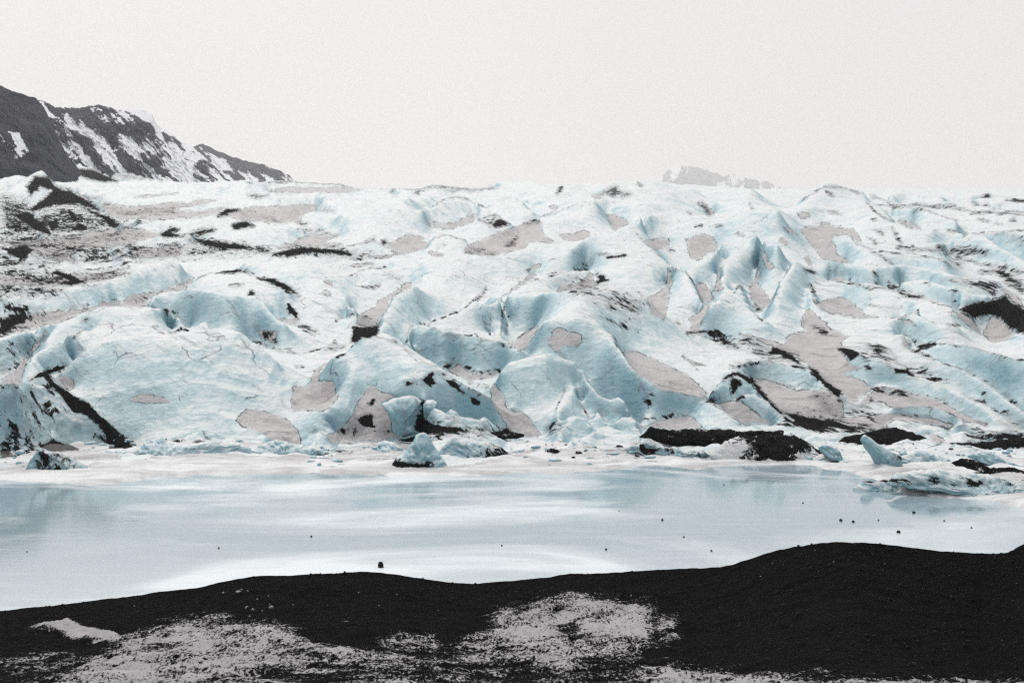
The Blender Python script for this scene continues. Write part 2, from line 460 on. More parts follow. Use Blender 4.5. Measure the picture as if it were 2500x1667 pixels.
# ------------------------------------------------------------------ survey of the glacier
# crests: (sheet, lift of the crest above the mean slope, drop behind it, line); valleys: lift ~ 0
CREST = [
 # ---- front row, left
 ('5', (112, 114, 138, 128, 106, 82, 52, 26, 4), 30, '0,670 180,645 330,540 460,640 560,700 680,770 800,880 930,1000 1070,1120', 0.9),
 ('5', (70, 75, 85, 100, 105, 110, 112, 110, 100, 85, 70), 14, '420,560 560,480 640,420 760,340 900,290 1100,250 1380,235 1600,200 1880,200 2000,240 2060,280 2200,375', 0.42),
 ('5', (20, 45, 62, 70, 72, 70), 22, '340,310 400,220 500,130 620,75 800,10 950,3 1230,0', 0.6),
 ('5', (55, 50, 45, 40, 30), 14, '0,240 120,215 250,180 380,145 500,100'),
 ('5', (25, 35, 40, 40, 30), 8, '195,520 250,410 330,350 430,310 560,240 680,190'),
 ('5', (60, 55, 45, 35), 18, '1240,3 1330,20 1400,20 1460,60'),
 ('5', (25, 30, 38, 38, 25), 14, '1500,205 1560,198 1640,140 1700,130 1728,185'),
 ('1', (30, 45, 55, 60, 60, 58, 55, 50, 45, 30), 12, '1200,1170 1240,1100 1320,1055 1440,1035 1700,1045 1910,1090 2080,1080 2150,1120 2240,1250 2330,1320'),
 # ---- front row, centre
 ('6', (55, 75, 110, 138, 138, 125, 110, 100, 80, 60, 45, 20), 20, '700,425 820,380 900,290 960,238 1010,232 1150,262 1290,320 1400,400 1540,505 1700,580 1850,680 2010,750'),
 ('6', (110, 85, 62, 30, 5), 0, '890,400 850,520 790,700 700,880 640,1050'),
 ('6', (40, 70, 90, 90, 80, 70, 72, 65, 50), 14, '1300,330 1350,160 1450,135 1550,170 1640,230 1780,235 1890,220 1910,268 2060,275 2180,320 2290,400'),
 ('7', (60, 105, 120, 128, 128, 118, 100, 90, 78, 60, 52, 45, 35, 12), 22, '60,545 140,450 260,420 400,395 480,390 560,420 700,480 770,540 785,600 850,670 900,740 960,755 1050,755 1110,810 1180,930'),
 ('7', (105, 100, 80, 35), 0, '765,560 710,620 690,690 620,770 560,850 530,930'),
 ('7', (14, 34, 36, 33, 28, 34, 35, 26, 12), 8, '560,1010 610,910 680,900 780,910 830,970 940,960 1090,895 1160,930 1240,1025'),
 ('7', (8, 20, 24, 24, 17, 6), 4, '640,1130 800,1050 870,1000 960,970 1060,1000 1180,1060 1300,1100'),
 ('7', (24, 42, 24), 8, '810,920 870,850 950,940'),
 ('7', (80, 88, 92, 92, 90, 86), 0, '430,120 560,80 700,110 870,160 1000,240 1030,330'),
 ('7', (86, 74, 66, 58, 55, 50, 40, 25, 6), 14, '1030,330 1180,540 1300,620 1380,680 1600,715 1680,740 1820,800 1950,900 2080,950'),
 ('7', (30, 36, 38, 30, 15), 10, '1770,740 1900,590 1960,545 2030,530 2130,600 2170,680'),
 ('8', (22, 28, 28, 20, 12, 3), 8, '30,730 100,720 180,740 280,830 400,920 470,960'),
 # ---- front row, right
 ('8', (28, 32, 30, 32, 28, 20, 8), 8, '0,480 200,430 430,480 590,500 640,560 720,630 860,720'),
 ('8', (20, 26, 28, 28, 26, 24, 18, 6), 6, '980,360 1200,450 1500,560 1700,640 1880,760 2060,860 2250,950 2330,1000'),
 ('8', (30, 38, 42, 42, 40, 38), 12, '1640,440 1850,520 2000,600 2150,700 2300,810 2400,890'),
 ('8', (40, 50, 52, 50, 50, 48), 14, '1370,230 1500,300 1640,297 1900,320 2100,380 2250,430 2450,440'),
 ('8', (8, 18, 20, 16, 6), 5, '1290,830 1400,805 1600,820 1800,890 1860,940'),
 ('8', (8, 20, 22, 18, 6), 5, '1220,950 1290,915 1450,930 1650,1000 1750,1085'),
 ('8', (8, 16, 5), 4, '1740,1020 1850,1050 1980,1115'),
 ('8', (12, 32, 30, 10), 6, '1800,960 1880,943 1960,942 2060,1010'),
 ('8', (5, 12, 10, 3), 4, '990,760 1060,705 1130,730 1240,775'),
 ('8', (4, 14, 12, 4), 4, '1100,640 1200,620 1310,655 1390,710'),
 # ---- upper right
 ('4', (8, 20, 22, 20, 14, 8), 22, '540,290 700,195 830,190 930,205 1120,270 1250,315'),
 ('4', (4, 12, 12, 8, 8, 6, 10, 8, 8), 28, '1250,285 1320,225 1500,255 1600,285 1800,268 1900,290 2000,260 2100,285 2450,305'),
 ('4', (12, 18, 22, 24, 22, 24, 20, 18, 14), 6, '870,205 1000,260 1100,330 1250,420 1300,490 1430,520 1560,540 1700,520 1850,580'),
 ('4', (8, 14, 16, 14, 8), 8, '1150,340 1280,350 1400,350 1600,400 1800,470'),
 ('4', (8, 12, 14, 12, 14, 12, 10), 8, '1330,325 1500,292 1700,312 1850,330 1920,312 2000,292 2150,310 2450,335'),
 ('4', (8, 12, 10), 5, '1930,330 2200,385 2450,405'),
 ('4', (16, 24, 26, 24, 26, 28, 24), 10, '1600,535 1700,522 1840,572 1930,600 2080,570 2200,560 2450,600'),
 ('4', (15, 28, 36, 40, 38, 32, 26), 16, '1450,690 1650,650 1800,630 1900,615 1990,605 2060,630 2200,720 2450,840'),
 ('4', (10, 18, 18, 16, 16, 20, 20, 18), 5, '780,612 850,582 940,592 1000,660 1100,700 1300,730 1450,740 1700,790'),
 ('4', (20, 28, 30, 32, 32, 30, 26, 20), 12, '740,800 900,812 1100,840 1280,840 1450,830 1560,850 1800,920 2130,970'),
 ('4', (24, 28, 30, 28, 26, 24, 15), 10, '790,950 900,960 1000,985 1180,1015 1300,1040 1540,1090 1700,1150 1790,1200'),
 ('4', (24, 32, 30, 14), 10, '1345,970 1550,945 1800,1040 2080,1110'),
 ('4', (20, 30, 34, 30, 24), 20, '1900,1165 1990,1140 2080,1130 2190,1080 2250,1130 2380,1220'),
 ('4', (18, 18, 16, 14), 4, '450,820 400,900 330,1000 300,1100', 0.25),
 ('4', (14, 20, 18, 14), 5, '560,1180 590,1000 640,1080 660,1140', 0.4),
 ('4', (10, 16, 20, 22, 18, 12), 4, '1260,1270 1340,1260 1480,1200 1500,1250 1600,1300 1800,1330'),
 # ---- upper middle
 ('3', (8, 8, 8, 10, 12, 10, 10, 8), 34, '0,160 300,150 560,180 900,172 1020,165 1200,160 1430,165 1650,172 1900,200 2150,235'),
 ('3', (14, 16, 18, 18, 18, 20, 22, 22, 22, 24, 24, 22, 18, 14), 8, '0,222 200,217 350,250 520,300 620,290 750,217 830,252 920,290 960,252 1130,282 1300,260 1430,235 1640,225 1730,260 1900,300 2150,330 2352,370'),
 ('3', (18, 24, 26, 26, 24), 6, '400,440 560,390 640,350 740,320 850,305'),
 ('3', (14, 14, 18, 24, 30, 34, 36, 36, 32, 34, 36, 36, 34), 12, '200,710 500,685 640,700 800,610 900,580 1060,530 1180,480 1270,430 1400,415 1550,410 1770,455 1900,395 2100,390 2352,390'),
 ('3', (26, 26, 26, 22), 0, '1180,560 1300,690 1420,790 1460,840'),
 ('3', (16, 22, 30, 36, 38, 36, 30), 8, '1560,850 1740,830 1830,740 1900,660 1980,620 2200,632 2352,680'),
 ('3', (14, 22, 24, 20), 0, '1940,790 1900,830 1890,930 1910,1020'),
 ('3', (10, 20, 18, 8), 6, '1990,1050 2030,1000 2060,1030 2110,1150', 0.5),
 ('3', (16, 24, 28, 28, 24, 20, 20), 10, '1790,1180 1850,1120 1900,1060 1960,1080 2080,1150 2130,1200 2260,1290'),
 ('3', (16, 22, 22, 18, 12), 6, '1480,855 1520,870 1600,900 1650,960 1735,1130'),
 ('3', (36, 38, 36, 34, 34, 36, 36, 34, 30, 24), 10, '0,1095 200,1095 330,1080 500,1060 620,1035 720,1005 800,1020 900,1040 1060,1020 1270,1090'),
 ('3', (36, 30, 24), 0, '120,1110 100,1250 80,1400', 0.5),
 ('3', (16, 18, 16), 6, '160,1040 330,960 480,930 700,870 780,860', 0.4),
 ('2', (8, 12, 14, 12, 6), 8, '880,250 960,217 1050,205 1130,210 1200,255'),
 ('2', (6, 8, 8, 6, 8, 8, 12, 8, 8, 8), 34, '0,152 400,150 870,180 930,208 1200,202 1420,218 1540,182 1700,195 1850,225 2050,195'),
 ('2', (8, 10, 10, 8), 5, '200,240 500,226 750,260 1050,310 1300,290 1500,262'),
 ('2', (10, 14, 16, 14), 6, '780,420 900,360 1000,330 1150,310 1330,285'),
 ('2', (12, 18, 24, 26, 24, 18, 12), 8, '1450,390 1530,360 1620,290 1720,270 1800,280 1900,330 1980,360'),
 ('2', (10, 16, 18, 14), 6, '2000,320 2150,300 2220,290 2352,380'),
 ('2', (8, 14, 14, 8), 8, '1910,460 2040,420 2080,440 2160,490'),
 ('2', (14, 15, 14, 15, 15, 14, 14, 14), 8, '0,800 200,800 500,830 900,810 1200,770 1500,760 1800,740 2000,755 2250,710', 0.45),
 ('2', (6, 14, 14, 12, 6), 8, '230,740 400,670 560,685 700,685 850,720 950,760'),
 ('2', (6, 10, 10, 6), 5, '800,680 950,650 1060,640 1150,690 1300,740'),
 ('2', (8, 12, 12, 8), 6, '0,520 130,510 330,520 530,560'),
 ('2', (6, 12, 14, 10), 5, '1480,690 1520,620 1650,580 1810,640'),
 ('2', (14, 18, 20, 18), 0, '540,890 620,950 700,1040 800,1100 880,1200'),
 ('2', (24, 26, 28, 30, 30, 26), 8, '1370,990 1280,1060 1190,1130 1150,1220 1100,1290 1080,1380', 0.5),
 ('2', (18, 20, 20, 20), 4, '650,935 850,920 950,870 1150,860', 0.5),
 ('2', (20, 28, 32, 36, 34, 36, 40, 38), 8, '1500,1310 1560,1270 1700,1240 1800,1190 1880,1130 1960,1170 2050,1130 2120,1100 2252,1092'),
 ('2', (36, 36, 34), 0, '2130,1120 2105,1250 2090,1400', 0.6),
 # ---- upper left
 ('1', (22, 30, 36, 40, 40, 36, 32, 28, 22, 12), 20, '0,250 100,200 220,140 290,105 370,100 440,170 520,220 640,260 740,310 820,390'),
 ('1', (18, 22, 26, 24, 20, 16, 12, 4), 5, '280,400 400,350 540,335 620,350 700,380 800,410 950,460 1080,520'),
 ('1', (16, 16, 14, 8, 2), 4, '0,420 60,400 200,470 350,560 430,600'),
 ('1', (4, 8, 12, 14, 10, 4), 24, '0,130 130,100 400,80 560,45 640,30 760,50 850,90 970,145'),
 ('1', (4, 8, 4), 20, '880,97 1050,80 1200,120 1330,145'),
 ('1', (6, 6, 6), 24, '430,158 970,150 1540,158 2016,152'),
 ('1', (4, 7, 7, 5), 4, '700,232 1000,258 1250,268 1800,285'),
 ('1', (3, 6, 8, 8), 5, '1100,480 1150,440 1300,450 1600,440 1800,410 1850,370 1960,375'),
 ('1', (4, 8, 10, 10, 12, 6), 5, '1310,580 1420,510 1560,560 1700,515 1760,540 1900,500 1990,470 2090,510'),
 ('1', (3, 9, 9, 3), 5, '540,735 700,685 850,675 950,700 1050,775'),
 ('1', (2, 6, 2), 4, '830,630 980,595 1080,640'),
 ('1', (3, 6, 8), 4, '1050,680 1300,640 1500,610'),
 ('1', (8, 8, 4), 4, '0,660 130,690 200,665 350,750 440,800'),
 ('1', (6, 6, 6, 3), 4, '0,840 250,890 430,870 600,890 760,930'),
 ('1', (3, 10, 10, 3), 5, '340,965 430,920 500,920 600,980'),
 ('1', (10, 14, 12, 6), 5, '0,1110 60,1030 150,990 300,1010 500,1030'),
 ('1', (18, 22, 22, 24, 24, 24, 20, 14), 7, '0,1130 100,1100 270,1080 400,1050 620,1030 750,960 930,960 1000,920 1100,900 1200,840 1300,825 1480,830'),
 ('1', (14, 20, 24, 22, 22, 20), 5, '1590,960 1700,900 1850,890 1950,870 2070,910 2200,960 2350,1040'),
]
VALLEY = [
 ('5', (0, 0, 0, 0, 0), '0,1225 270,1220 600,1160 900,1150 1090,1165'),
 ('5', (0, 0, 0, 0), '1200,1140 1520,1130 1740,1110 2000,1115 2230,1100'),
 ('5', (0, 5, 10, 6, 4), '0,600 120,520 190,430 290,290 380,210'),
 ('5', (14, 16), '480,490 560,468'),
 ('5', (18, 14, 10), '1940,930 2010,855 2100,1000 2240,1095'),
 ('5', (20, 20), '430,600 560,660'),
 ('5', (22, 20, 18), '1390,215 1480,185 1540,195'),
 ('6', (16, 14, 10, 3), '40,265 300,370 440,385 600,350 740,290'),
 ('6', (20, 18, 14), '420,680 560,720 700,780'),
 ('6', (24, 30), '600,560 650,470'),
 ('6', (6, 4, 2), '100,950 300,950 420,1120'),
 ('6', (30, 60, 85, 72, 62, 30, 8), '870,900 950,730 1040,640 1200,710 1450,775 1650,920 2140,1005'),
 ('6', (2, 0, 0, 2), '680,1060 900,1010 1250,1060 2140,1030'),
 ('6', (14, 14, 16, 16, 18, 16), '1300,340 1400,440 1610,500 1730,470 1900,545 2080,540'),
 ('6', (18, 28, 30, 20), '1850,620 2010,640 2100,800 2250,880'),
 ('6', (-4, -6, -4), '900,200 980,200 1060,180'),
 ('7', (40, 36, 34, 22, 8, 3), '130,740 180,850 260,850 330,900 390,1000 480,1040'),
 ('7', (12, 10), '725,780 800,905'), ('7', (40, 34), '600,690 520,850'),
 ('7', (0, 0, 0, 0), '350,1180 600,1190 900,1172 1080,1172 1300,1130'),
 ('7', (15, 14, 12, 12), '1190,935 1300,912 1500,892 1650,892'),
 ('7', (26, 24, 24, 22), '1120,400 1300,500 1500,600 1720,720'),
 ('7', (10, 8, 6), '150,300 220,260 350,180'),
 ('7', (6, 6, 4, 4), '1650,205 1900,240 2050,350 2240,370'),
 ('8', (3, 2, 0), '0,960 440,962 900,960'),
 ('8', (8, 8, 8, 6), '130,590 290,610 490,680 740,670'),
 ('8', (6, 4, 2), '300,760 600,850 850,850'),
 ('8', (8, 6, 5, 4, 3, 2), '880,550 1100,660 1370,690 1700,790 1900,900 2050,970'),
 ('8', (4, 4, 4), '560,150 560,300 780,500 900,700'),
 ('8', (14, 12, 12, 12), '1460,370 1700,460 1900,530 2100,645 2300,800'),
 ('8', (6, 4, 0), '1890,740 2050,800 2200,900 2400,1010'),
 ('8', (4, 4), '1350,230 1440,350'),
 ('4', (4, 3, 3, 3), '1060,310 1150,410 1260,470 1420,500'),
 ('4', (3, 3, 3, 3), '1250,335 1700,352 1900,390 2400,425'),
 ('4', (3, 2, 2), '1850,580 2080,560 2400,545'),
 ('4', (4, 4, 4, 6), '1380,690 1500,700 1680,715 1900,800 2352,900'),
 ('4', (8, 6, 5, 6), '540,540 700,500 900,540 1010,640'),
 ('4', (8, 7, 6), '570,600 680,750 860,800'),
 ('4', (6, 6, 5, 5), '780,950 900,975 1120,1030 1160,1005 1320,1028 1345,985'),
 ('4', (6, 5, 4, 3), '1330,1040 1500,1095 1700,1165 1850,1170'),
 ('4', (-2, -4, -4), '185,840 160,980 200,1160'),
 ('4', (3, 3, 2), '680,1150 850,1110 1000,1210'),
 ('4', (2, 2), '1940,1250 2100,1245 2300,1380'),
 ('4', (0, 0), '1350,1270 1380,1290'),
 ('4', (2, 2), '2170,1000 2352,1120'),
 ('3', (2, 2, 2), '-200,720 100,620 400,490'),
 ('3', (4, 4, 4), '560,595 720,585 810,600'),
 ('3', (6, 6), '960,450 1060,520'),
 ('3', (8, 8), '1260,640 1450,650'),
 ('3', (10, 10), '1620,700 1800,680'),
 ('3', (2, 0), '1875,880 1860,1020'),
 ('3', (4, 2, 2), '1455,860 1465,980 1350,1100 1360,1240'),
 ('3', (2, 2, 2), '1720,1000 1780,1100 1660,1340'),
 ('3', (8, 8), '90,1085 250,970 360,890'),
 ('3', (6, 6, 6), '560,1030 740,980 820,920'),
 ('3', (4, 2), '2120,1190 2220,1280'),
 ('3', (3, 3), '1700,330 1800,420'),
 ('2', (2, 2), '1500,505 1700,500 1880,430'),
 ('2', (1, 1), '200,225 600,215 930,212'),
 ('2', (0, 0), '0,420 300,420 560,360'),
 ('2', (0, 0), '1200,680 1450,640'),
 ('2', (0, 0), '270,695 520,600 760,595'),
 ('2', (2, -2, -4), '1330,990 1120,1140 1000,1250 960,1330'),
 ('2', (12, 10, 8), '900,1000 1000,1020 1100,1000'),
 ('2', (10, 10, 10, 8), '1510,1305 1650,1252 1780,1200 1900,1090 1970,1020'),
 ('2', (6, 4), '2010,1260 2000,1400'),
 ('2', (8, 6), '2155,1250 2130,1400'),
 ('2', (6, 6, 5), '260,1270 400,1320 560,1411'),
 ('2', (4, 4), '740,1290 880,1230'),
 ('1', (0, 0, 0, 0), '0,630 300,610 700,562 1080,524'),
 ('1', (0, 0, 0), '850,370 1200,400 1600,400'),
 ('1', (0, 0, 0), '60,690 500,690 1000,670'),
 ('1', (0, 0, 0), '1080,740 1300,720 1480,690'),
 ('1', (0, 0, 0), '540,740 640,802 900,802 1050,780'),
 ('1', (0, 0, 0), '1560,618 1800,700 2050,725 2250,722'),
 ('1', (-2, -2, -2, -2, 0, 0), '0,1290 250,1250 780,1185 860,1130 1000,1150 1200,1080 1500,1000 1570,955'),
 ('1', (4, 4), '1890,995 2000,995'),
]
# old grey-pink snow lying in hollows
SNOW = [
 ('5', '0,600 120,530 200,430 280,300 380,215 340,300 220,440 180,560 180,630 0,640'),
 ('5', '430,580 540,562 600,590 615,630 590,680 545,700 480,640'),
 ('5', '1050,755 1100,730 1200,710 1260,725 1380,750 1420,775 1370,790 1200,778'),
 ('5', '1940,930 1990,870 2020,845 2170,850 2352,920 2430,1000 2480,1130 2240,1095 2100,1010 1980,970'),
 ('6', '380,840 370,760 400,660 490,670 545,610 540,540 600,480 680,455 620,530 590,600 650,600 720,595 755,640 750,740 700,810 650,850 560,850'),
 ('6', '760,1010 850,920 890,830 940,760 970,690 1040,640 1080,680 1200,710 1255,735 1180,760 1115,790 1190,920 1200,1010 1260,1065 1000,1120 700,1110 660,1060'),
 ('6', '1660,520 1740,455 1790,500 1850,540 1910,555 2000,535 2075,540 2060,570 1870,590 1850,630 1800,590'),
 ('6', '2010,640 2040,615 2080,670 2140,740 2130,790 2160,850 2250,850 2320,890 2352,960 2440,1040 2350,1065 2290,1050 2150,1000 2100,900 2040,830 2010,740'),
 ('6', '110,200 190,190 270,195 250,240 260,320 200,290 120,270'),
 ('6', '260,95 330,90 410,100 400,150 330,130'),
 ('7', '465,280 500,250 515,170 560,160 605,180 610,205 680,205 740,230 745,270 720,330 650,335 600,300 580,350 520,365 490,340'),
 ('7', '160,300 250,240 330,180 390,160 350,230 320,300 270,370 220,340'),
 ('7', '1070,362 1200,370 1400,460 1560,530 1700,640 1760,700 1750,755 1600,715 1380,680 1300,620 1180,540 1110,450'),
 ('7', '1200,975 1360,940 1500,915 1640,890 1690,940 1740,990 1500,1005 1300,985'),
 ('7', '1830,800 1960,770 2040,770 2150,850 2290,955 2080,950 1950,880'),
 ('7', '1560,405 1640,440 1760,480 1640,470'),
 ('8', '130,590 290,605 400,645 490,680 620,665 740,675 860,760 880,900 1000,970 560,960 400,890 250,750 160,650'),
 ('8', '530,90 580,10 650,70 760,180 930,235 860,290 840,320 900,350 890,430 960,480 1010,500 880,550 1000,590 1100,650 1120,660 1000,740 990,780 880,740 720,600 600,490 510,410 460,390 300,330 140,240 0,215 110,235 380,305 430,220 560,190'),
 ('8', '1130,680 1300,720 1390,705 1370,690 1500,720 1700,790 1900,900 2050,970 1950,940 1800,960 1860,930 1600,820 1290,830 1200,780 1000,790'),
 ('8', '900,960 880,900 1100,890 1290,880 1600,900 1800,960 1740,1010 1650,980 1290,915 1220,950 1230,985 1100,1000'),
 ('8', '1350,230 1380,260 1400,300 1460,365 1400,350 1345,290'),
 ('8', '1540,1020 1600,1040 1700,1090 1620,1110'),
 ('4', '520,540 560,515 620,515 680,490 740,480 800,510 870,530 940,530 980,570 1030,650 980,630 930,590 870,575 800,590 775,610 800,660 810,720 850,770 960,812 830,805 740,795 680,760 620,680 560,600'),
 ('4', '490,410 520,390 580,392 610,410 590,440 520,450'),
 ('4', '720,385 790,380 870,425 780,415'),
 ('4', '375,530 410,518 480,560 500,585 420,560'),
 ('4', '335,600 400,620 405,680 360,645'),
 ('4', '550,775 580,755 605,800 630,870 590,840'),
 ('4', '180,830 140,960 110,965 100,1000 130,1160 200,1185 250,1180 285,1150 230,1060 180,990 190,900'),
 ('4', '665,1150 740,1115 820,1105 840,1085 900,1110 960,1150 1010,1190 1050,1240 1150,1260 1000,1260 760,1220 670,1190 620,1100'),
 ('4', '525,1290 560,1240 620,1210 700,1290 800,1380 540,1340'),
 ('4', '1325,480 1360,470 1450,490 1520,530 1400,520'),
 ('4', '1065,600 1100,610 1140,630 1160,670 1110,645'),
 ('4', '1770,1220 1850,1210 1940,1270 2000,1400 1880,1320'),
 ('4', '2010,1390 2080,1270 2170,1230 2200,1290 2300,1411 2100,1480'),
 ('4', '2160,1000 2230,1040 2352,1140 2352,1200 2260,1130'),
 ('4', '1350,1295 1400,1270 1500,1345'),
 ('4', '1975,452 2080,470 2180,500 2050,490'),
 ('3', '1590,620 1620,610 1730,570 1760,590 1820,595 1850,680 1840,710 1760,730 1720,780 1670,790 1630,770 1610,700'),
 ('3', '1240,625 1300,630 1330,615 1390,625 1420,605 1460,640 1465,665 1410,690 1330,710 1280,670'),
 ('3', '940,425 1030,420 1060,450 1120,470 1130,495 1050,530 1000,550 960,480'),
 ('3', '570,590 650,590 720,570 760,535 810,580 800,610 700,630 590,620'),
 ('3', '-216,730 -206,690 -166,660 -96,630 0,590 100,545 280,490 400,475 420,500 410,560 440,600 510,630 500,650 300,640 270,700 150,720 0,755 -40,755'),
 ('3', '1830,1040 1840,980 1860,900 1885,840 1870,920 1880,980 1900,1030 1850,1045'),
 ('3', '1280,1100 1300,1080 1360,1060 1440,1000 1445,900 1440,850 1460,845 1475,920 1490,980 1460,1040 1465,1080 1440,1150 1440,1210 1410,1270 1330,1245 1295,1230 1305,1170'),
 ('3', '1680,985 1750,975 1770,1020 1800,1040 1820,1100 1790,1150 1770,1200 1750,1250 1720,1310 1690,1370 1630,1370 1640,1320 1615,1280 1640,1250 1690,1230 1720,1180 1740,1130 1700,1060'),
 ('3', '2215,750 2240,720 2265,745 2260,790 2300,820 2325,840 2310,870 2270,870 2240,840'),
 ('3', '540,1010 600,1000 720,995 730,960 780,930 800,890 830,900 830,950 850,990 800,1010 640,1025 540,1045'),
 ('3', '90,1085 150,1040 220,980 300,920 365,885 350,930 260,980 150,1060'),
 ('3', '470,350 510,340 550,345 530,375 490,370'),
 ('3', '280,860 340,835 410,830 380,855 310,875'),
 ('3', '870,730 960,720 970,740 900,752 820,755'),
 ('3', '1725,320 1760,335 1830,410 1780,440 1745,375'),
 ('3', '1600,385 1650,405 1640,420 1610,405'),
 ('3', '820,260 900,240 930,255 890,290 840,275'),
 ('3', '2000,580 2060,570 2080,590 2010,595'),
 ('2', '200,220 330,195 700,195 830,190 930,215 850,235 600,230 350,240'),
 ('2', '-160,430 -120,390 0,360 250,350 480,335 590,345 580,380 500,400 430,450 470,470 300,485 100,470 0,470'),
 ('2', '1150,680 1300,590 1450,600 1480,670 1440,700 1330,730 1250,720'),
 ('2', '1510,505 1700,490 1830,430 1900,420 1860,480 1700,530 1560,530'),
 ('2', '1495,730 1530,710 1620,740 1620,755 1540,760'),
 ('2', '250,705 330,660 400,640 500,590 600,580 730,590 760,600 600,650 780,650 800,660 700,680 430,670 330,690'),
 ('2', '860,840 900,820 1050,810 1050,835 920,850'),
 ('2', '600,385 680,370 740,380 690,400'),
 ('2', '930,1240 1000,1200 1060,1180 1100,1120 1180,1080 1220,1040 1290,990 1330,970 1370,990 1330,1030 1250,1060 1200,1090 1150,1150 1160,1200 1110,1260 1085,1300 1080,1360 900,1360'),
 ('2', '600,1065 640,1030 690,1045 700,1080'),
 ('2', '640,970 680,955 710,980 715,1010'),
 ('2', '1180,940 1240,930 1310,910 1270,945'),
 ('2', '1350,660 1500,650 1480,690 1380,720 1260,740 1160,770 1000,760 1200,750'),
 ('1', '0,1270 250,1240 640,1190 790,1170 850,1120 950,1135 1010,1140 1085,1065 1300,1050 1500,990 1590,940 1570,960 1510,1030 1330,1050 1240,1100 1200,1170 900,1165 700,1210 500,1290 300,1340 0,1400'),
 ('1', '820,330 1000,340 1050,360 1400,320 1560,325 1580,310 1640,295 1780,300 1600,340 1450,370 1500,400 1700,380 1830,360 1780,400 1650,435 1400,440 1250,450 1100,450 1000,460 880,400'),
 ('1', '0,650 400,620 700,570 880,540 1150,530 1320,590 1060,660 500,720 560,740 620,800 450,790 350,750 100,660'),
 ('1', '1060,700 1280,700 1440,640 1500,720 1450,760 1100,770'),
 ('1', '700,275 830,280 740,290'),
 ('1', '1100,270 1230,255 1200,270'),
 ('1', '1240,265 1320,245 1460,235 1380,250'),
 ('1', '1880,1000 1930,985 2000,985 1980,1008 1910,1010'),
 ('1', '0,900 300,930 800,900 1080,890 800,960 600,1000 300,1000 0,1000'),
]
